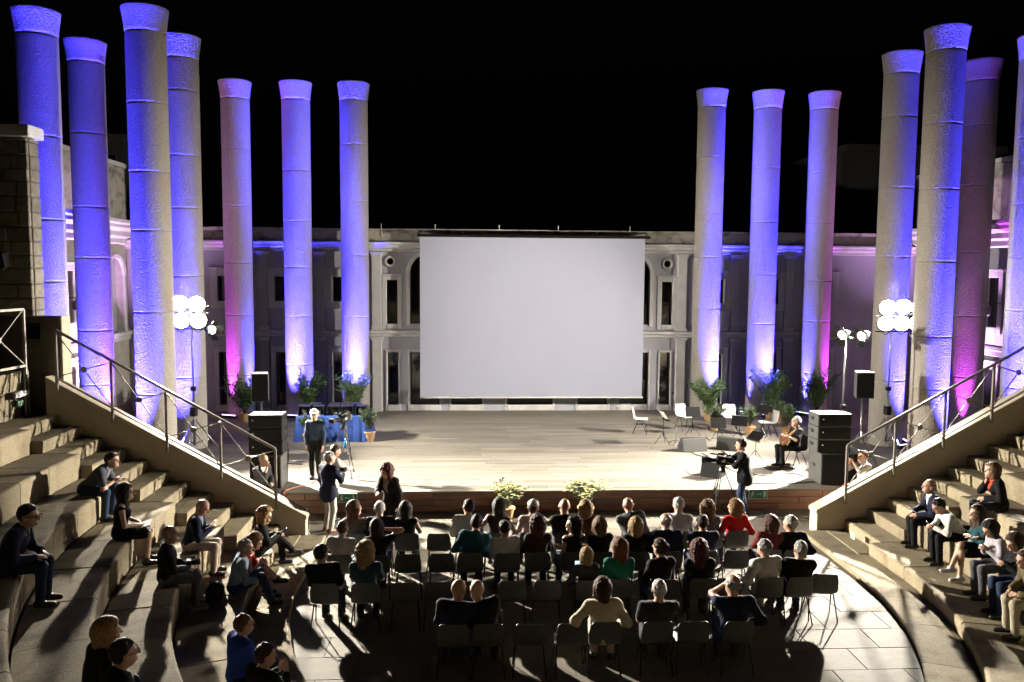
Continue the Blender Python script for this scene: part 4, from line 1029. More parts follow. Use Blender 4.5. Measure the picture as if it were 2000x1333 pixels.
    for i, (a, b, c) in enumerate(arm):
        sg = (-1, 1)[i]; d = nrm(c-b); pn = nrm(-Zv*.7-rt*sg*.6-d*0); pn = nrm(pn-d*(pn@d)); sd = np.cross(d, pn)*(-sg)
        if arms == 'clap': pn = nrm(-rt*sg-d*((-rt*sg)@d)); d = nrm(d*.4+Zv*.8); sd = np.cross(d, pn)*(-sg)
        F.ell(c+d*.05, (sd, d, pn), (.038, .055, .018), .02)
        cu = .9 if arms in ('phone', 'cam', 'elbows') else .35
        for j, ln in enumerate((.066, .078, .073, .058)):
            p0 = c+d*.085+sd*(.030-.02*j); p1 = p0+(d*math.cos(cu*.5)+pn*math.sin(cu*.5))*ln*.5; p2 = p1+(d*math.cos(cu*1.4)+pn*math.sin(cu*1.4))*ln*.5
            fing.tube([p0-d*.02, p0, p1, p2], [.0095, .0095, .0088, .007], 5)
        p0 = c+d*.03+sd*.034; p1 = p0+nrm(d*.7+sd*.6+pn*.2)*.035; p2 = p1+nrm(d*.9+sd*.1+pn*.4)*.03; fing.tube([p0-sd*.015, p0, p1, p2], [.011, .011, .010, .008], 5)
    body = field_mesh('person', F, m_skin, None, fing)
    me = body.data; n = len(me.vertices); P = np.zeros(n*3); me.vertices.foreach_get('co', P); P = (P.reshape(-1, 3)-hc)/HS
    base = np.array(SKIN[skin])*RNG.uniform(.92, 1.06); C = np.ones((n, 4)); C[:, :3] = base
    for sg in (-1, 1):
        e = np.linalg.norm(P-(fh*.083+rh*sg*.031+uh*.010), axis=1) < .0135; C[e, :3] = (.03, .02, .015)
        br_ = np.linalg.norm((P-(fh*.085+rh*sg*.032+uh*.032))*1., axis=1) < .013; C[br_, :3] = np.array(hair[1])*.8+.01
    lips = np.linalg.norm((P-(fh*.092-uh*.042)), axis=1) < .016; C[lips, :3] = base*np.array((.95, .55, .55))
    at = me.color_attributes.new('tone', 'FLOAT_COLOR', 'POINT'); at.data.foreach_set('color', C.ravel())
    body.location = loc; body.rotation_euler = (0, 0, rz); body.scale = (s, s, s)
    tag(body, label, 'person', group)
    def fld(step=.021, pad=.0): return Field(lo, hi, step)
    # ---- clothes
    st_, col_ = top; ph = RNG.uniform(0, 6)
    if st_ in ('jacket', 'shirt', 'tee', 'tank', 'sweater', 'dress'):
        fl = fld(); e = {'jacket': .026, 'shirt': .014, 'tee': .016, 'tank': .010, 'sweater': .02, 'dress': .012}[st_]
        torso(fl, e)
        if st_ in ('jacket', 'shirt', 'sweater'): sleeves(fl, e*.8, .97 if st_ != 'shirt' else .9)
        elif st_ == 'tee':
            for a, b, c in arm: fl.cap(a, a+(b-a)*.75, .056+e, .052+e, .03)
        if st_ in ('jacket',) and not sit:
            fl.cap(hip-X*.05-Zv*.08, hip+X*.05-Zv*.08, .14*w, .14*w, .06); fl.cap(hip, hip-Zv*.14, .15*w, .155*w, .06)
        if st_ == 'dress':
            for a, b, c in leg: fl.cap(a, a+(b-a)*.92, .10, .075, .06)
            fl.cap((leg[0][0]+leg[1][0])/2, (leg[0][1]+leg[1][1])/2, .09, .06, .06)
        if st_ != 'dress':
            base_c = hip-u*({'jacket': .09, 'shirt': .06, 'tee': .06, 'tank': .06, 'sweater': .08}[st_]) if sit else hip-Zv*(.26 if st_ == 'jacket' else .12)
            fl.cut(base_c, -u if sit else -Zv)
        nk = {'jacket': .035, 'shirt': .05, 'tee': .02, 'tank': -.02, 'sweater': .03, 'dress': -.01}[st_]
        fl.cut(nb+u*nk-fw*.02, nrm(u+fw*(.35 if st_ != 'tank' else .5)))
        if st_ == 'jacket' and under:
            q = (slice(None),)*3; Xg, Yg, Zg = fl.grid(q); pr = lambda ax, c: (Xg-c[0])*ax[0]+(Yg-c[1])*ax[1]+(Zg-c[2])*ax[2]
            c0 = hip+u*.20; wed = np.maximum(np.abs(pr(rt, c0))-.30*pr(u, c0), -pr(fw, c0)+.03); fl.F = np.maximum(fl.F, -wed).astype(np.float32)
        fl.rough(.008, 26, ph); fl.rough(.004, 57, ph+1)
        field_mesh({'tee': 't_shirt', 'tank': 'top'}.get(st_, st_), fl, cloth(col_), body)
        if under:
            fl = fld(.02); torso(fl, .010); fl.cut(nb+u*.058-fw*.02, nrm(u+fw*.25)); fl.cut(hip+u*.05, -u); field_mesh('shirt', fl, cloth(under), body)
            if tie:
                b = MB(); p0 = nb+fw*.075-u*.01; p1 = hip+u*.33+fw*.135; p2 = hip+u*.12+fw*.14; b.tube([p0, p1, p2], [.018, .022, .032], 6, flat=.3); obj('tie', b, cloth(tie), body)
    if scarf:
        fl = fld(.02); fl.cap(nb+u*.02+rt*.05, nb+u*.02-rt*.05, .06, .06, .03); fl.cap(nb-rt*.05+fw*.06, hip+u*.1-rt*.04+fw*.2, .03, .035, .03); fl.cap(nb+rt*.05+fw*.06, hip+u*.15+rt*.05+fw*.2, .03, .035, .03); fl.rough(.006, 40, ph); field_mesh('scarf', fl, cloth(scarf), body)
    bs_, bc = bottom
    if bs_ in ('trousers', 'skirt', 'shorts'):
        fl = fld(.022); fl.ell(hip+u*.02, fr, (.163*w, .12*w, .13), .05)
        if bs_ == 'trousers':
            for a, b, c in leg: fl.cap(a, b, .090*w, .070, .05); fl.cap(b, c+Zv*.0, .068, .056, .03)
        else:
            fz = .95 if bs_ == 'skirt' else .8
            for a, b, c in leg: fl.cap(a, a+(b-a)*fz, .095, .085, .05)
            if bs_ == 'skirt': fl.cap((leg[0][0]+leg[1][0])/2, (leg[0][1]*.9+leg[0][0]*.1+leg[1][1]*.9+leg[1][0]*.1)/2, .09, .07, .06)
        fl.rough(.005, 30, ph); field_mesh(bs_, fl, cloth(bc), body)
    for a, b, c in leg:
        fl = Field(c-V3(.1, .14, .12), c+V3(.1, .26, .08), .016); dn = V3(0, 0, -1)
        fl.cap(c-V3(0, .035, .035), c+V3(0, .15, -.05), .048, .036, .02); fl.cap(c-V3(0, .03, .02), c+V3(0, 0, .01), .045, .048, .02)
        fl.cut(c-V3(0, 0, .083), V3(0, 0, -1)); field_mesh('shoe', fl, mat('shoe_%d' % int(sum(shoes)*999), shoes, rough=.4), body)
    # ---- hair
    hs, hcol = hair[0], hair[1]
    if hs != 'none':
        g = {'short': .010, 'fringe': .007, 'bob': .022, 'long': .018, 'curly': .034, 'up': .014, 'crop': .005}[hs]
        lo2 = hc-V3(.22, .22, .46 if hs in ('long', 'curly') else .28); hi2 = hc+V3(.22, .22, .22)
        sh_ = hs in ('short', 'crop', 'fringe', 'up'); fl = Field(lo2, hi2, .0115 if sh_ else .0135)
        fl.ell(H_(0, -.016, .026), fhd, hr((.074+(.004+g*.15 if sh_ else g), .093+(.003+g*.5 if sh_ else g), .092+g)), .02)
        Xg, Yg, Zg = fl.grid((slice(None),)*3); pr = lambda ax, c=hc: ((Xg-c[0])*ax[0]+(Yg-c[1])*ax[1]+(Zg-c[2])*ax[2])/HS
        if hs in ('bob', 'long', 'curly'):
            L_ = {'bob': .10, 'long': .24, 'curly': .17}[hs]; e = g-.018
            fl.cap(H_(0, -.04, .01), hc-Zv*L_*1.1-fh*.055, .098+e, .085+e, .05)
            for sg in (-1, 1): fl.cap(H_(sg*.06, -.01, .02), hc+rh*sg*.09-Zv*L_*.95, .042+e, .036+e, .04)
            hl = pr(fh)-np.maximum(.035, .035+1.1*(pr(uh)-.045)); inner = np.maximum(-(np.abs(pr(rh))-.062), -9)
            fl.F = np.maximum(fl.F, np.where(pr(uh) < .05, np.minimum(np.maximum(pr(fh)-.05, -9), 9), hl)).astype(np.float32)
        else:
            hl = pr(fh)-(.015+1.15*np.maximum(pr(uh)-.035, -.03)); low = -(pr(uh)+.065+.55*(-np.minimum(pr(fh)+.04, 0))); sidec = -(pr(uh)+.012+.012*np.sin(60*pr(fh))) - np.maximum(-(pr(fh)+.012)*3, 0)
            d = np.maximum(np.maximum(hl, low), sidec)
            if hs == 'fringe': d = np.maximum(d, pr(uh)-.045+.35*np.minimum(pr(fh)+.05, 0)*0)
            fl.F = np.maximum(fl.F, d).astype(np.float32)
        if hs == 'up': fl.cap(H_(0, -.10, .06), H_(0, -.115, .05), .05, .05, .02)
        amp, frq = {'curly': (.017, 75), 'bob': (.008, 85), 'long': (.008, 85)}.get(hs, (.009, 78)); fl.rough(amp, frq, ph)
        if len(fl.nets()[0]): field_mesh('hair', fl, hairmat(hcol), body)
    if cap_:
        fl = Field(hc-V3(.2, .2, .2), hc+V3(.2, .22, .2), .0125); fl.ell(H_(0, -.012, .04), fhd, hr((.09, .108, .088)), .02); fl.cut(H_(0, 0, .045), -uh)
        fl.ell(H_(0, .10, .05), fhd, hr((.075, .06, .012)), .015); field_mesh('cap', fl, cloth(cap_), body)
    if glasses:
        b = MB()
        for sg in (-1, 1):
            c = H_(sg*.033, .099, .010); b.tube([c+rh*.031*math.cos(a)+uh*.023*math.sin(a) for a in np.linspace(0, 2*PI, 11)], .0035, 4, cap=False)
            b.tube([c+rh*sg*.031, H_(sg*.082, .06, .012), H_(sg*.082, -.02, .012)], .0035, 4)
        b.tube([H_(-.008, .101, .012), H_(.008, .101, .012)], .0035, 4); obj('glasses', b, m_metal, body)
    Rm = Matrix.Rotation(rz, 3, 'Z'); to = lambda p: Rm @ (Vector(p)*s)+Vector(loc)
    return dict(o=body, hands=[to(a[2]+nrm(a[2]-a[1])*.07) for a in arm], head=to(hc), hip=to(hip), knees=[to(l[1]) for l in leg], fwd=Rm @ Vector(fw), lap=to((leg[0][1]+leg[1][1])/2*.6+hip*.4+Zv*.1), chest=to(hip+u*.3))

# ------------------------------------------------------------------ who sits where
BLK = (.005, .005, .006); NAVY = (.008, .011, .030); DGR = (.028, .029, .033); GRY = (.09, .09, .095); WHT = (.62, .60, .56); BGE = (.45, .39, .30); TEAL = (.010, .055, .065); RED = (.42, .012, .014)
GRN = (.008, .11, .06); JEAN = (.022, .035, .075); LBL = (.20, .26, .34); BLU = (.015, .045, .30); BRN = (.12, .06, .03); PNK = (.5, .36, .34); DEN = (.022, .040, .075)
HD = (.017, .012, .009); HB = (.045, .022, .011); HL = (.24, .15, .065); HR = (.06, .022, .012); HG = (.26, .25, .24); HW = (.42, .40, .37); HA = (.05, .018, .010); HLB = (.11, .06, .027)
ROW = {'A': 14.55, 'B': 13.50, 'C': 12.25, 'D': 10.72}
RN = {'A': 'front row', 'B': 'second row', 'C': 'third row', 'D': 'rearmost row'}
AUD = [
 ('A', 695, 'woman with long reddish hair and dark sleeveless dress turned right in the front row', 'red-haired woman', dict(fem=1, hair=('long', HR), top=('tank', (.05, .045, .04)), bottom=('skirt', BLK), head=(.9, .05), skin='l')),
 ('A', 742, 'man with cropped grey hair and black jacket beside the red-haired woman', 'grey-haired man at far left', dict(hair=('crop', HW), top=('jacket', BLK), head=(.15, 0))),
 ('A', 796, 'woman with long dark hair and black top at the left end of the front row', 'dark-haired woman in black', dict(fem=1, hair=('long', HD), top=('tank', BLK), head=(-.2, 0))),
 ('A', 912, 'dark-haired man in a cream jacket alone in the front row', 'man in the cream jacket', dict(hair=('short', HD), top=('jacket', (.40, .35, .30)), bottom=('trousers', BLK), lean=.02)),
 ('A', 970, 'woman with very long dark hair before the left flower arrangement', 'woman before the left flowers', dict(fem=1, hair=('long', HD), top=('tank', (.03, .02, .02)))),
 ('A', 1037, 'man in a white cap and pale pink shirt in the front row', 'man in the white cap', dict(hair=('short', HB), cap_=WHT, top=('shirt', PNK), head=(.1, 0))),
 ('A', 1105, 'bald man in a black jacket with white collar in the front row', 'bald man in black', dict(hair=('none', HG), top=('jacket', BLK), under=WHT, w=1.06)),
 ('A', 1148, 'woman with a blonde bob and brown top before the right flower arrangement', 'woman before the right flowers', dict(fem=1, hair=('bob', HL), top=('shirt', BRN))),
 ('A', 1235, 'bald man in a grey suit leaning to the left in the front row', 'leaning man in grey', dict(hair=('none', HG), top=('jacket', GRY), under=WHT, side=-.22, lean=.25, head=(-.3, .25), w=1.05)),
 ('A', 1325, 'white-haired man in a white shirt in the front row', 'white-haired man in white', dict(hair=('short', HW), top=('shirt', (.52, .49, .50)))),
 ('A', 1385, 'woman with big curly light brown hair in front of the camera tripod', 'curly-haired woman', dict(fem=1, hair=('curly', HLB), top=('shirt', GRY))),
 ('A', 1436, 'woman in a red top with ginger bob, turned left', 'woman in red', dict(fem=1, hair=('bob', (.17, .085, .03)), top=('shirt', RED), head=(-.7, 0), skin='l')),
 ('B', 666, 'balding man in a white shirt near the left seating', 'balding man in white', dict(hair=('crop', HB), top=('shirt', (.55, .53, .52)))),
 ('B', 736, 'dark-haired woman raising a hand to her head in the second row', 'woman raising her hand', dict(fem=1, hair=('long', HD), top=('shirt', BLK), arms=((.09, .27, .13), (.15, .05, .62)), head=(.3, 0))),
 ('B', 927, 'dark-haired man in a teal shirt leaning to the right', 'man in the teal shirt', dict(hair=('short', HD), top=('shirt', TEAL), side=.18, lean=.2, w=1.08, head=(.35, .1))),
 ('B', 990, 'man with cropped dark hair and white shirt in the second row', 'man in the white shirt', dict(hair=('crop', HD), top=('shirt', (.50, .46, .46)))),
 ('B', 1050, 'woman with short brown curls and dark patterned blouse', 'woman in the patterned blouse', dict(fem=1, hair=('curly', HA), top=('shirt', (.03, .012, .012)))),
 ('B', 1118, 'dark long-haired woman in profile, bare shouldered, second row', 'woman in profile', dict(fem=1, hair=('long', HD), top=('tank', BLK), head=(-1.2, 0), twist=-.3, skin='l')),
 ('B', 1172, 'woman with straight shoulder-length brown hair and black top', 'brown-haired woman', dict(fem=1, hair=('bob', HLB), top=('shirt', BLK))),
 ('B', 1243, 'woman with a golden blonde bob in the second row', 'golden blonde woman', dict(fem=1, hair=('bob', HL), top=('shirt', BLK))),
 ('B', 1305, 'old man with grey fringe and navy suit looking down', 'old man in navy', dict(hair=('fringe', HW), top=('jacket', NAVY), under=WHT, lean=.2, head=(-.4, .3), w=1.08)),
 ('B', 1375, 'dark-haired man in a navy suit and white collar', 'dark-haired man in navy', dict(hair=('short', HD), top=('jacket', NAVY), under=WHT, w=1.05)),
 ('B', 1500, 'woman with auburn hair and red patterned jacket near the right seating', 'auburn woman', dict(fem=1, hair=('bob', HA), top=('shirt', (.12, .02, .02)), head=(-.5, .1))),
 ('B', 1546, 'white-haired man in a black jacket at the right end of the second row', 'white-haired man in black', dict(hair=('short', HW), top=('jacket', BLK), head=(-.8, .05), w=1.06)),
 ('C', 637, 'short-haired man in a black jacket at the left end of the third row', 'man at the left end', dict(hair=('crop', HD), top=('jacket', BLK), skin='d')),
 ('C', 715, 'woman with curly blonde hair and teal patterned top', 'curly blonde woman', dict(fem=1, hair=('curly', HL), top=('tee', (.02, .045, .055)))),
 ('C', 1150, 'small figure with straight blonde hair holding up a lit phone', 'blonde with the phone', dict(fem=1, hair=('long', HL), top=('shirt', (.03, .03, .03)), arms=((.18, .26, .30), (.07, .3, .2)), s=.9, lean=.12)),
 ('C', 1207, 'woman with long auburn hair and green top', 'woman in green', dict(fem=1, hair=('long', (.10, .032, .012)), top=('shirt', GRN), head=(-.5, .1), w=1.05)),
 ('C', 1292, 'woman with dark hair tied up and black top in the third row', 'woman with tied-up hair', dict(fem=1, hair=('up', HB), top=('shirt', BLK))),
 ('C', 1370, 'woman with short red hair and dark jacket in the third row', 'short red-haired woman', dict(fem=1, hair=('curly', (.055, .014, .010)), top=('jacket', BLK), head=(.2, 0))),
 ('C', 1497, 'bald man in a white uniform jacket in the third row', 'bald man in white uniform', dict(hair=('crop', HG), top=('jacket', WHT), bottom=('trousers', WHT), w=1.05)),
 ('C', 1556, 'bald man in a dark uniform with pale shoulder tabs, right end of third row', 'bald man in dark uniform', dict(hair=('crop', HG), top=('jacket', BLK), under=WHT, head=(-.2, 0))),
 ('D', 893, 'bald man in a navy sweater, left one of a couple leaning together', 'left man of the couple', dict(hair=('none', HG), top=('sweater', NAVY), side=.10, head=(.4, .05), w=1.1, skin='d')),
 ('D', 933, 'bald man in a dark jacket leaning left against his neighbour', 'right man of the couple', dict(hair=('none', HG), top=('jacket', BLK), side=-.25, head=(-.3, .15), w=1.1, dxs=.04)),
 ('D', 1180, 'woman with short auburn hair and cream blazer in the rearmost row', 'woman in the cream blazer', dict(fem=1, hair=('bob', HA), top=('jacket', (.50, .43, .32)), bottom=('trousers', (.4, .35, .27)), arms=((.30, -.05, .12), (.2, .12, .1)), w=1.12)),
 ('D', 1282, 'grey-haired man in a dark grey t-shirt in the rearmost row', 'man in the grey t-shirt', dict(hair=('crop', HW), top=('tee', DGR), w=1.12)),
 ('D', 1433, 'balding old man in navy pressing a hand to his temple', 'man with hand at temple', dict(hair=('fringe', HG), top=('sweater', NAVY), arms=((.12, .16, .62), (.2, .12, .1)), head=(-.5, .15), side=-.08, w=1.08)),
]
chair_x = {}
PE = {}
for row, px, lab, short, kw in AUD:
    y = ROW[row]; kw = dict(kw); dxs = kw.pop('dxs', 0); py = {'A': 995, 'B': 1030, 'C': 1085, 'D': 1157}[row]
    x = atY(px, py, y).x+dxs-.42*math.sin(kw.get('side', 0))
    kw['fem'] = bool(kw.get('fem')); kw['w'] = kw.get('w', 1.)*1.07; kw.setdefault('s', RNG.uniform(1.02, 1.08)); kw.setdefault('side', RNG.uniform(-.09, .09)); kw.setdefault('lean', RNG.uniform(-.20, .06)); kw.setdefault('twist', RNG.uniform(-.18, .18))
    kw.setdefault('head', (RNG.uniform(-.45, .45), RNG.uniform(-.08, .22))); kw.setdefault('headtilt', RNG.uniform(-.14, .14)); kw.setdefault('arms', ['lap', 'phone', 'cross', 'rest', 'lap'][int(RNG.integers(5))]); kw.setdefault('bottom', ('trousers', [BLK, DGR, JEAN][len(lab) % 3]))
    yj = y+RNG.uniform(-.03, .03)
    PE[short] = person(lab, (x, yj, 0), RNG.uniform(-.16, .16), seat=.44, group='seated audience on the plastic chairs', **kw)
    chair(grey0, (x, yj+.06, 0), RNG.uniform(-.04, .04), 'grey plastic chair under the %s, %s' % (short, RN[row]), 'grey audience chairs')
EMPTY = [('A', 858, 1040, 'empty grey chair alone in the front row left of the cream jacket'), ('A', 1282, 1040, 'empty grey chair in the front row right of the leaning man in grey'),
 ('B', 797, 1080, 'empty grey chair behind the dark-haired woman in black'), ('B', 862, 1080, 'empty grey chair left of the man in the teal shirt'), ('B', 1436, 1070, 'empty grey chair behind the woman in red'),
 ('C', 790, 1135, 'leftmost of five empty grey chairs in the third row'), ('C', 855, 1135, 'second from left of five empty grey chairs in the third row'), ('C', 928, 1133, 'middle one of five empty grey chairs in the third row'), ('C', 1000, 1132, 'fourth of five empty grey chairs in the third row'), ('C', 1070, 1133, 'rightmost of five empty grey chairs in the third row, left of the phone'),
 ('C', 1432, 1140, 'empty grey chair left of the bald man in white uniform'), ('C', 1622, 1126, 'empty grey chair standing free at the right end near the steps'),
 ('D', 1035, 1210, 'left one of two empty grey chairs in the rearmost row beside the couple'), ('D', 1115, 1208, 'right one of two empty grey chairs, touched by the woman in the cream blazer'), ('D', 1350, 1202, 'empty grey chair in the rearmost row left of the man holding his temple')]
for row, px, py, lab in EMPTY:
    p = atZ(px, py, .8); chair(grey0, (p.x, ROW[row]+.06+(.0 if px != 1622 else .12), 0), RNG.uniform(-.05, .05) if px != 1622 else R(-8), lab, 'grey audience chairs')

def on_tier(lab, k, px, py, turn=0., d=.20, yy=None, **kw):
    side = -1 if px < 1000 else 1; p = atZ(px, py, ZK[k]+.74); R_ = RK[k]
    s = 14-p.y if p.y > 14 else math.atan2(14-p.y, side*(p.x-CX[side]))*R_
    if yy is not None: s = 14-yy if yy > 14 else math.asin((14-yy)/R_)*R_
    q = tier_pt(side, R_, s, d); n = -tier_nrm(side, R_, s); rz = math.atan2(-n.x, n.y)+turn
    z = ZK[k-1] if k else .10; kw.setdefault('seat', ZK[k]-z)
    q.z = z
    return person(lab, q, rz, **kw)
G1 = 'spectators on the left stone seating'; G2 = 'spectators on the right stone seating'
L1 = on_tier('man with glasses in a dark navy jacket and jeans seated at the far left edge', 3, 75, 1000, R(-8), lean=.42, head=(.15, .12), hair=('short', HD), top=('jacket', NAVY), under=DGR, bottom=('trousers', JEAN), glasses=True, arms='knees', w=1.12, group=G1, s=1.04, shoes=(.08, .04, .025))
L2 = on_tier('woman with long dark hair, glasses and black dress writing in a notebook', 2, 245, 962, R(12), fem=True, lean=.12, head=(.1, .05), hair=('long', HD), top=('dress', BLK), bottom=('none', BLK), glasses=True, arms='lap', skin='l', group=G1)
L3 = on_tier('man in a dark grey t-shirt with pale scarf bending over his phone', 3, 283, 880, R(6), lean=.78, head=(.1, .12), hair=('crop', HD), top=('tee', (.06, .065, .075)), bottom=('trousers', JEAN), arms='elbows', legs='wide', scarf=(.22, .22, .25), group=G1, d=.3)
L4 = on_tier('bald man in a black jacket with a camera on his lap, left seating', 1, 322, 1045, R(10), lean=.06, head=(.2, -.02), hair=('none', HD), top=('jacket', BLK), bottom=('trousers', GRY), arms='lap', skin='d', shoes=(.22, .2, .18), w=1.05, group=G1)
L5 = on_tier('bald man in a navy blazer and beige trousers reading his phone', 1, 408, 988, R(5), lean=.30, head=(0, .55), hair=('none', HD), top=('jacket', NAVY), under=LBL, bottom=('trousers', (.36, .31, .25)), arms='phone', w=1.05, group=G1)
L6 = on_tier('man in a pale blue sweater and jeans on the lowest left bench', 0, 490, 1068, R(12), lean=.25, head=(.25, .12), hair=('crop', HG), top=('sweater', LBL), bottom=('trousers', JEAN), arms='knees', legs='out', seat=.24, w=1.06, group=G1)
L7 = on_tier('woman with long blonde curls in black, behind the woman in red', 0, 522, 1006, R(15), fem=True, lean=.14, head=(.3, .3), hair=('curly', HL), top=('shirt', BLK), bottom=('trousers', BLK), arms='phone', legs='crossed', seat=.24, group=G1, skin='l')
L8 = on_tier('woman in a red dress with brown hair and crossed bare legs', 0, 520, 1052, R(5), fem=True, lean=.38, head=(.1, .5), hair=('bob', HLB), top=('dress', RED), bottom=('none', RED), arms='phone', legs='crossed', seat=.24, group=G1)
L9 = on_tier('man with glasses in a bright blue suit jacket at the bottom of the picture', 0, 507, 1215, R(14), lean=.10, head=(.1, -.06), hair=('crop', HLB), top=('jacket', BLU), under=WHT, bottom=('trousers', NAVY), glasses=True, arms='lap', legs='out', seat=.24, w=1.12, group=G1)
L10 = on_tier('dark-haired person in black clapping at the bottom edge', 0, 557, 1272, R(20), lean=.12, head=(.4, .1), hair=('short', HB), top=('jacket', BLK), under=WHT, arms='clap', legs='out', seat=.24, w=1.05, group=G1)
L11 = on_tier('woman with short blonde hair in black near the bottom left corner', 2, 232, 1228, R(10), fem=True, lean=.22, head=(.15, .05), hair=('bob', HL), top=('jacket', BLK), arms='lap', group=G1, skin='l')
L12 = on_tier('dark-haired man with glasses in black in front of the short-haired blonde', 2, 247, 1272, R(6), lean=.24, head=(.1, .02), hair=('short', HD), top=('jacket', BLK), glasses=True, arms='knees', w=1.05, group=G1)
R1 = on_tier('balding man in a navy suit and tie with hands on his knees, right seating', 1, 1803, 950, R(-12), lean=.20, head=(-.1, -.02), hair=('fringe', HG), top=('jacket', NAVY), under=WHT, tie=NAVY, bottom=('trousers', BLK), arms='knees', w=1.05, group=G2)
R2 = on_tier('young man in a white shirt bent over his phone, right seating', 1, 1834, 1003, R(-4), yy=13.75, d=.14, lean=.66, head=(0, .6), hair=('short', HD), top=('shirt', WHT), bottom=('trousers', BLK), arms='elbows', group=G2)
R3 = on_tier('woman with long brown hair, teal blouse and bare crossed legs in white sneakers', 1, 1893, 1008, R(0), yy=12.95, d=.12, fem=True, lean=.24, head=(-.25, .0), hair=('long', HB), top=('shirt', TEAL), bottom=('shorts', BLK), arms='cross', legs='crossed', shoes=(.55, .53, .5), skin='l', group=G2)
R4 = on_tier('dark-haired woman in a pale top and striped trousers looking down at a phone', 1, 1925, 1052, R(5), yy=12.25, d=.10, fem=True, lean=.40, head=(-.1, .6), hair=('long', HD), top=('shirt', (.36, .33, .36)), bottom=('trousers', (.08, .08, .085)), arms='phone', group=G2)
R5 = on_tier('woman with long brown hair and jeans near the right edge looking down', 1, 1973, 1056, R(8), yy=11.55, d=.10, fem=True, lean=.30, head=(-.2, .5), hair=('long', HB), top=('jacket', BLK), bottom=('trousers', JEAN), arms='phone', skin='l', group=G2)
R6 = on_tier('woman in an orange-red shirt and dark jacket resting chin on hand, upper right', 2, 1930, 918, R(-14), fem=True, lean=.26, head=(-.1, -.05), hair=('bob', HLB), top=('jacket', BLK), under=(.5, .06, .02), arms='chin', group=G2, skin='l')
R7 = on_tier('person in olive jacket and beige trousers cut off by the right edge', 1, 1992, 1130, R(10), yy=10.85, d=.05, lean=.4, head=(-.2, .3), hair=('short', HB), top=('jacket', (.10, .08, .04)), bottom=('trousers', (.34, .30, .22)), arms='knees', group=G2)

# ------------------------------------------------------------------ standing people and crew
p = atZ(642, 1040, 0); S1 = person('man in a navy blazer and white trousers standing before the stage, back turned', p, R(-38), sit=False, s=1.0, lean=.03, head=(.25, .1), hair=('crop', HG), top=('jacket', NAVY), bottom=('trousers', (.62, .58, .50)), shoes=(.16, .07, .03), arms=((.20, .07, -.08), (.08, .34, .26)), w=1.08)
p = atY(650, 880, 17.75); S2 = person('dark-haired man in a white jacket half hidden behind the navy blazer', (p.x-.05, 17.8, 0), R(-50), sit=False, s=.98, lean=.12, head=(.2, .35), hair=('short', HD), top=('jacket', (.6, .57, .5)), bottom=('trousers', BLK), arms='phone')
p = atZ(780, 1010, 0); S3 = person('red-haired woman in black standing at the front row with outstretched arm', (p.x, 16.2, 0), R(150), sit=False, fem=True, s=.98, lean=.22, head=(.2, .35), hair=('curly', (.06, .013, .009)), top=('jacket', BLK), under=(.3, .27, .25), bottom=('trousers', BLK), arms=((.19, .06, -.08), (-.02, .50, .26)))
p = atZ(1452, 1006, 0); S4 = person('camera operator in black jacket and jeans standing behind a television camera', p, R(72), sit=False, s=1.03, lean=.10, head=(.1, .15), hair=('crop', HD), top=('jacket', BLK), bottom=('trousers', JEAN), arms=((.08, .38, .30), (.06, .42, .42)), w=1.06)
p = atZ(617, 936, ZS); S5 = person('man in a denim shirt and white cap standing on the stage beside the camera', p, R(172), sit=False, s=.99, lean=.02, head=(-.1, -.05), hair=('crop', HD), cap_=WHT, top=('shirt', DEN), bottom=('trousers', BLK), arms='hang')
p = atY(512, 905, 18.25); S6 = person('bald man in a dark grey suit behind the left railing, hand at his mouth', (p.x-.1, 18.42, -.02), R(-120), seat=.52, lean=.15, head=(.05, .12), hair=('none', HD), top=('jacket', DGR), under=WHT, bottom=('trousers', DGR), arms=((.09, .27, .13), (.05, .26, .50)), skin='l', w=1.05)
p = atY(1692, 908, 18.25); S7 = person('dark-haired person in a white shirt taking a picture behind the right railing', (p.x+.05, 18.42, -.02), R(100), seat=.52, lean=.05, head=(.0, -.05), hair=('short', HB), top=('shirt', WHT), bottom=('trousers', (.4, .03, .06)), arms='cam')
p = atZ(1545, 912, ZS); black0 = make_chair(m_blk, m_metal); gx, gy = 8.52, 20.5
chair(black0, (gx+.05, gy, ZS), R(95), 'black plastic chair under the seated guitarist', 'guitarist chair')
S8 = person('seated guitarist in black with white hair and headphones beside the right speakers', (gx, gy, ZS), R(98), seat=.44, lean=-.08, head=(.1, -.1), hair=('crop', HW), top=('tee', BLK), bottom=('trousers', BLK), arms=((.16, .34, .32), (.06, .24, .16)), legs='n', skin='l')
for P_, lab in ((S8, 'black headphones worn by the guitarist'), (S4, 'black headphones worn by the camera operator')):
    t = thing('headphones', lab, 'headphones', P_['head'], P_['o'].rotation_euler.z); b = MB(); b.tube([(.105*math.cos(a), -.01, .03+.135*math.sin(a)) for a in np.linspace(0, PI, 11)], .008, 6); obj('headband', b, m_metal, t)
    for sx in (-1, 1):
        b = MB(); b.ball((sx*.108, -.01, .01), .04, 10, 6, (.6, 1, 1)); obj('ear_cup', b, m_metal, t, smooth=True)
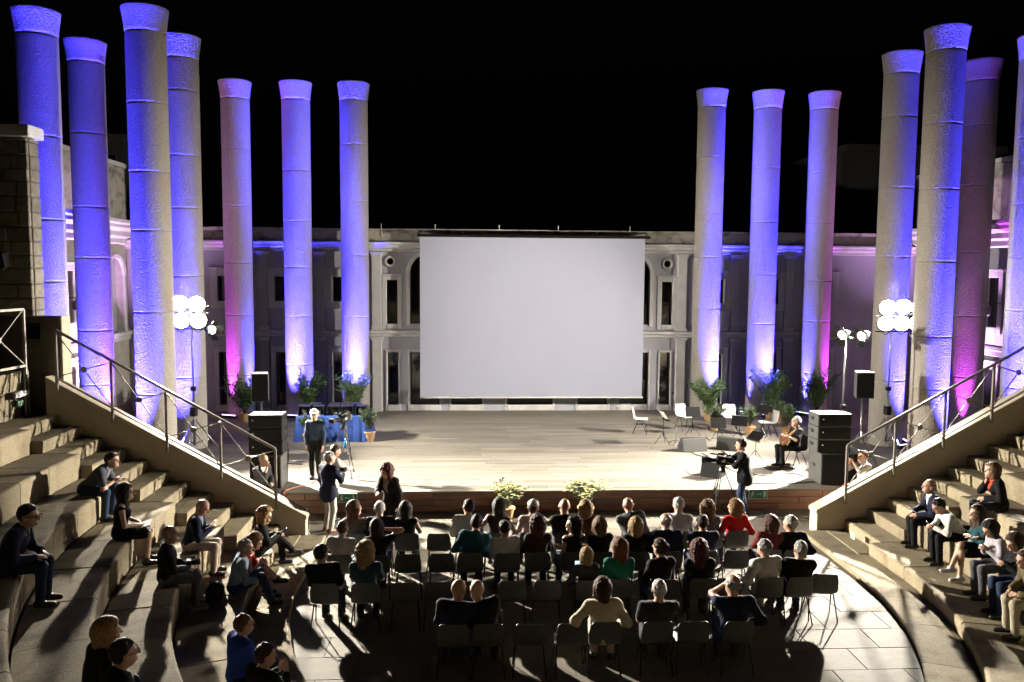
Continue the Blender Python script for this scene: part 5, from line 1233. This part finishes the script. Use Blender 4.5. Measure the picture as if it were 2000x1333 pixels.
# guitar
c = S8['lap']+Vector((-.02, 0, .08)); t = thing('guitar', 'electric guitar with yellow-edged body held by the seated guitarist', 'guitar', c, R(98))
def gp(a, b_): return Vector((a, .10, b_))
out = [(.20, .0), (.16, .14), (.05, .17), (-.03, .11), (-.10, .15), (-.20, .13), (-.24, 0), (-.20, -.14), (-.10, -.17), (-.02, -.11), (.06, -.15), (.16, -.12)]
rot = Matrix.Rotation(R(35), 3, 'Y')
b = MB(); b.prism(out, lambda x, z: rot @ Vector((x, .02, z)), lambda x, z: rot @ Vector((x, .065, z))); obj('guitar_body', b, mat('guitar_red', (.10, .04, .02), rough=.25), t, bevel=.01)
b = MB(); b.prism([(x*1.04, z*1.04) for x, z in out], lambda x, z: rot @ Vector((x, .035, z)), lambda x, z: rot @ Vector((x, .05, z))); obj('edge_binding', b, mat('yellow_strap', (.5, .38, .05)), t)
b = MB(); b.box(rot @ Vector((-.47, .05, 0)), (.56, .025, .05), rot); obj('neck', b, mat('neck_wood', (.25, .13, .05)), t, bevel=.006)
b = MB(); b.box(rot @ Vector((-.80, .05, .01)), (.15, .02, .08), rot); obj('headstock', b, m_blk, t, bevel=.01)
# television cameras
def tv_camera(label_t, label_c, base, top, rz, flr):
    h = top.z-flr; t = thing('camera_tripod', label_t, 'tripod', (base.x, base.y, flr), rz)
    for i in range(3):
        a = 2*PI*i/3+.6; c, s = math.cos(a), math.sin(a); r = .42
        for o in (-.025, .025):
            b = MB(); b.tube([(.06*c-o*s, .06*s+o*c, h-.18), (r*.62*c-o*s, r*.62*s+o*c, h*.42)], .011, 6); obj('leg', b, m_metal, t)
        b = MB(); b.tube([(r*.56*c, r*.56*s, h*.47), (r*c, r*s, .02)], .012, 6); obj('leg', b, m_chrome if i == 0 else m_metal, t)
        b = MB(); b.ball((r*c, r*s, .03), .028, 8, 6); obj('foot', b, m_metal, t)
    b = MB(); b.lathe([(.05, h-.22), (.08, h-.16), (.06, h-.1), (.08, h-.08), (.08, h-.04)], 12); obj('fluid_head', b, m_metal, t)
    b = MB(); b.tube([(0.03, -.05, h-.1), (.1, -.5, h-.28)], .012, 6); obj('pan_handle', b, m_metal, t)
    k = thing('television_camera', label_c, 'camera', (base.x, base.y, top.z-.03), rz)
    b = MB(); b.box2((-.07, -.2, .0), (.07, .14, .18)); obj('body', b, m_blk, k, bevel=.015)
    b = MB(); o = obj('lens', MB().lathe([(.045, 0), (.045, .1), (.06, .11), (.062, .24), (.055, .25), (.05, .22)], 14), m_blk, k, loc=(0, .14, .09), smooth=True); o.rotation_euler = (-PI/2, 0, 0)
    b = MB(); b.box2((-.075, .38, .03), (.075, .47, .15)); obj('lens_hood', b, m_metal, k, bevel=.01)
    b = MB(); b.tube([(0, -.12, .18), (0, -.1, .25), (0, .1, .25), (0, .12, .18)], .014, 6); obj('handle', b, m_blk, k)
    b = MB(); b.box2((-.17, -.02, .13), (-.075, .12, .22)); obj('viewfinder', b, m_blk, k, bevel=.01)
    b = MB(); b.tube([(.09, -.05, .2), (.09, .28, .22)], .018, 8); obj('microphone', b, m_metal, k)
    b = MB(); b.box2((-.06, -.27, .02), (.06, -.202, .15)); obj('battery', b, m_greyb, k, bevel=.008)
    b = MB(); b.box2((-.072, -.06, .06), (-.0705, .02, .13)); obj('side_panel', b, m_paper, k)
p = atZ(1408, 1004, 0); tv_camera('black tripod standing before the right part of the stage', 'television camera aimed left in front of the operator in black', p, atY(1405, 905, p.y), R(75), 0)
p = atZ(672, 930, ZS); tv_camera('black tripod on the stage beside the man in denim', 'television camera on the stage tripod beside the man in denim', p, atY(668, 822, p.y), R(150), ZS)
t = thing('water_bottle', 'blue water bottle hanging on the stage camera tripod', 'bottle', (p.x+.06, p.y-.14, ZS+.72)); b = MB(); b.lathe([(.035, 0), (.035, .15), (.012, .19), (.012, .21)], 12); obj('bottle_body', b, mat('blue_bottle', (.03, .22, .5), rough=.2), t, smooth=True)
b = MB(); b.lathe([(.015, .211), (.015, .235)], 10); obj('bottle_cap', b, m_white, t)
# things in hands and on laps
m_lit = mat('phone_screen', (.02, .02, .02), emit=(.55, .72, 1.), es=1.6)
def phone(lab, pos, rz, tilt=.9, lit=True):
    t = thing('phone', lab, 'phone', pos, rz); t.rotation_euler = (tilt-PI/2, 0, rz)
    b = MB(); b.box2((-.04, -.005, -.075), (.04, .005, .075)); obj('phone_body', b, m_metal, t, bevel=.003)
    b = MB(); b.box2((-.036, -.0065, -.068), (.036, -.0052, .068)); obj('screen', b, m_lit if lit else m_glass, t)
def mid(P_): return (P_['hands'][0]+P_['hands'][1])/2
def face(P_): return P_['o'].rotation_euler.z
phone('glowing phone held by the bald man in the navy blazer', mid(L5)+Vector((0, 0, .03)), face(L5)); phone('dark phone held by the blonde woman in black', mid(L7)+L7['fwd']*.06+Vector((0, 0, .05)), face(L7), .5, False)
phone('dark phone held by the woman in the red dress', mid(L8)+Vector((0, 0, .03)), face(L8), .8, False); phone('phone held by the man with the scarf', mid(L3)+L3['fwd']*.03+Vector((0, 0, .03)), face(L3), .7, False)
q = PE['blonde with the phone']; phone('glowing phone raised by the small blonde in the third row', q['hands'][0]+Vector((0, .04, .05)), 0, 1.2)
phone('phone held by the young man in the white shirt', mid(R2)+Vector((0, 0, .03)), face(R2), .7, False); phone('phone held by the woman in striped trousers', mid(R4)+Vector((0, 0, .03)), face(R4), .7, False); phone('phone held by the long-haired woman at the right edge', mid(R5)+Vector((0, 0, .03)), face(R5), .7, False)
t = thing('notebook', 'open notebook on the lap of the woman in black', 'notebook', L2['lap']+L2['fwd']*.1+Vector((0, 0, .03)), face(L2)); b = MB(); b.box((0, 0, 0), (.3, .21, .012), Matrix.Rotation(.2, 3, 'X')); obj('pages', b, m_paper, t); b = MB(); b.box((0, 0, -.012), (.32, .22, .008), Matrix.Rotation(.2, 3, 'X')); obj('cover', b, m_metal, t)
t = thing('photo_camera', 'black photo camera with strap on the lap of the bald man', 'camera', L4['lap']+L4['fwd']*.06+Vector((0, 0, .05)), face(L4)); b = MB(); b.box2((-.075, -.04, 0), (.075, .04, .1)); obj('body', b, m_blk, t, bevel=.012); b = MB(); b.tube([(0, .04, .05), (0, .17, .05)], .04, 12); obj('lens', b, m_blk, t, smooth=True)
b = MB(); b.tube([(-.075, 0, .08), (-.16, .02, .06), (-.1, .1, .03), (.06, .12, .03)], .008, 5); obj('strap', b, m_metal, t)
t = thing('photo_camera', 'photo camera with white lens in the hands of the navy blazer man', 'camera', S1['hands'][1]+Vector((.0, 0, .03)), face(S1)); b = MB(); b.box2((-.075, -.04, 0), (.075, .04, .1)); obj('body', b, m_blk, t, bevel=.012); b = MB(); b.tube([(0, .04, .05), (0, .24, .03)], .042, 12); obj('lens', b, m_white, t, smooth=True)
t = thing('photo_camera', 'small camera raised by the person behind the right railing', 'camera', mid(S7)+Vector((0, 0, .04)), face(S7)); b = MB(); b.box2((-.065, -.03, 0), (.065, .03, .09)); obj('body', b, m_blk, t, bevel=.01); b = MB(); b.tube([(0, .03, .045), (0, .11, .045)], .035, 12); obj('lens', b, m_blk, t, smooth=True)
def bag(lab, pos, rz, m, sc=1.):
    t = thing('shoulder_bag', lab, 'bag', pos, rz); F = Field(V3(-.25, -.2, -.02), V3(.25, .2, .4), .022); F.ell(V3(0, 0, .15), (V3(1, 0, 0), V3(0, 1, 0), V3(0, 0, 1)), (.17*sc, .09*sc, .15*sc), .03); F.cut(V3(0, 0, .004), V3(0, 0, -1)); F.rough(.008, 30, 1.); field_mesh('bag_body', F, m, t)
    b = MB(); b.tube([(.12*math.cos(a), 0, .26*sc+.1*math.sin(a)) for a in np.linspace(0, PI, 9)], .009, 5); obj('strap', b, m, t)
q = tier_pt(-1, RK[0], math.atan2(14-12.6, 8.9)*RK[0], .45); bag('black backpack between the bald camera man and the pale blue sweater', (q.x, q.y, ZK[0]), 1.3, cloth(BLK), 1.2)
q = tier_pt(1, RK[2], .9, .25); bag('grey handbag beside the woman in the orange shirt', (q.x, q.y, ZK[2]), 1.2, cloth((.12, .11, .09)), .9)
t = thing('paper_leaflet', 'white leaflet lying beside the woman in the orange shirt', 'paper', (q.x-.1, q.y+.35, ZK[2]+.008), .5); b = MB(); b.box2((-.1, -.15, 0), (.1, .15, .006)); obj('sheet', b, m_paper, t)
q = atZ(1432, 1150, .46); bag('dark handbag on the empty chair beside the white uniform', (q.x, ROW['C']+.08, .445), .3, cloth((.05, .045, .04)), .8)
t = thing('paper_leaflet', 'white leaflet held by the man in the navy suit', 'paper', mid(R1)+R1['fwd']*.0+Vector((0, 0, .06)), face(R1)); b = MB(); b.box((0, 0, 0), (.16, .004, .22), Matrix.Rotation(-.9, 3, 'X')); obj('sheet', b, m_paper, t)
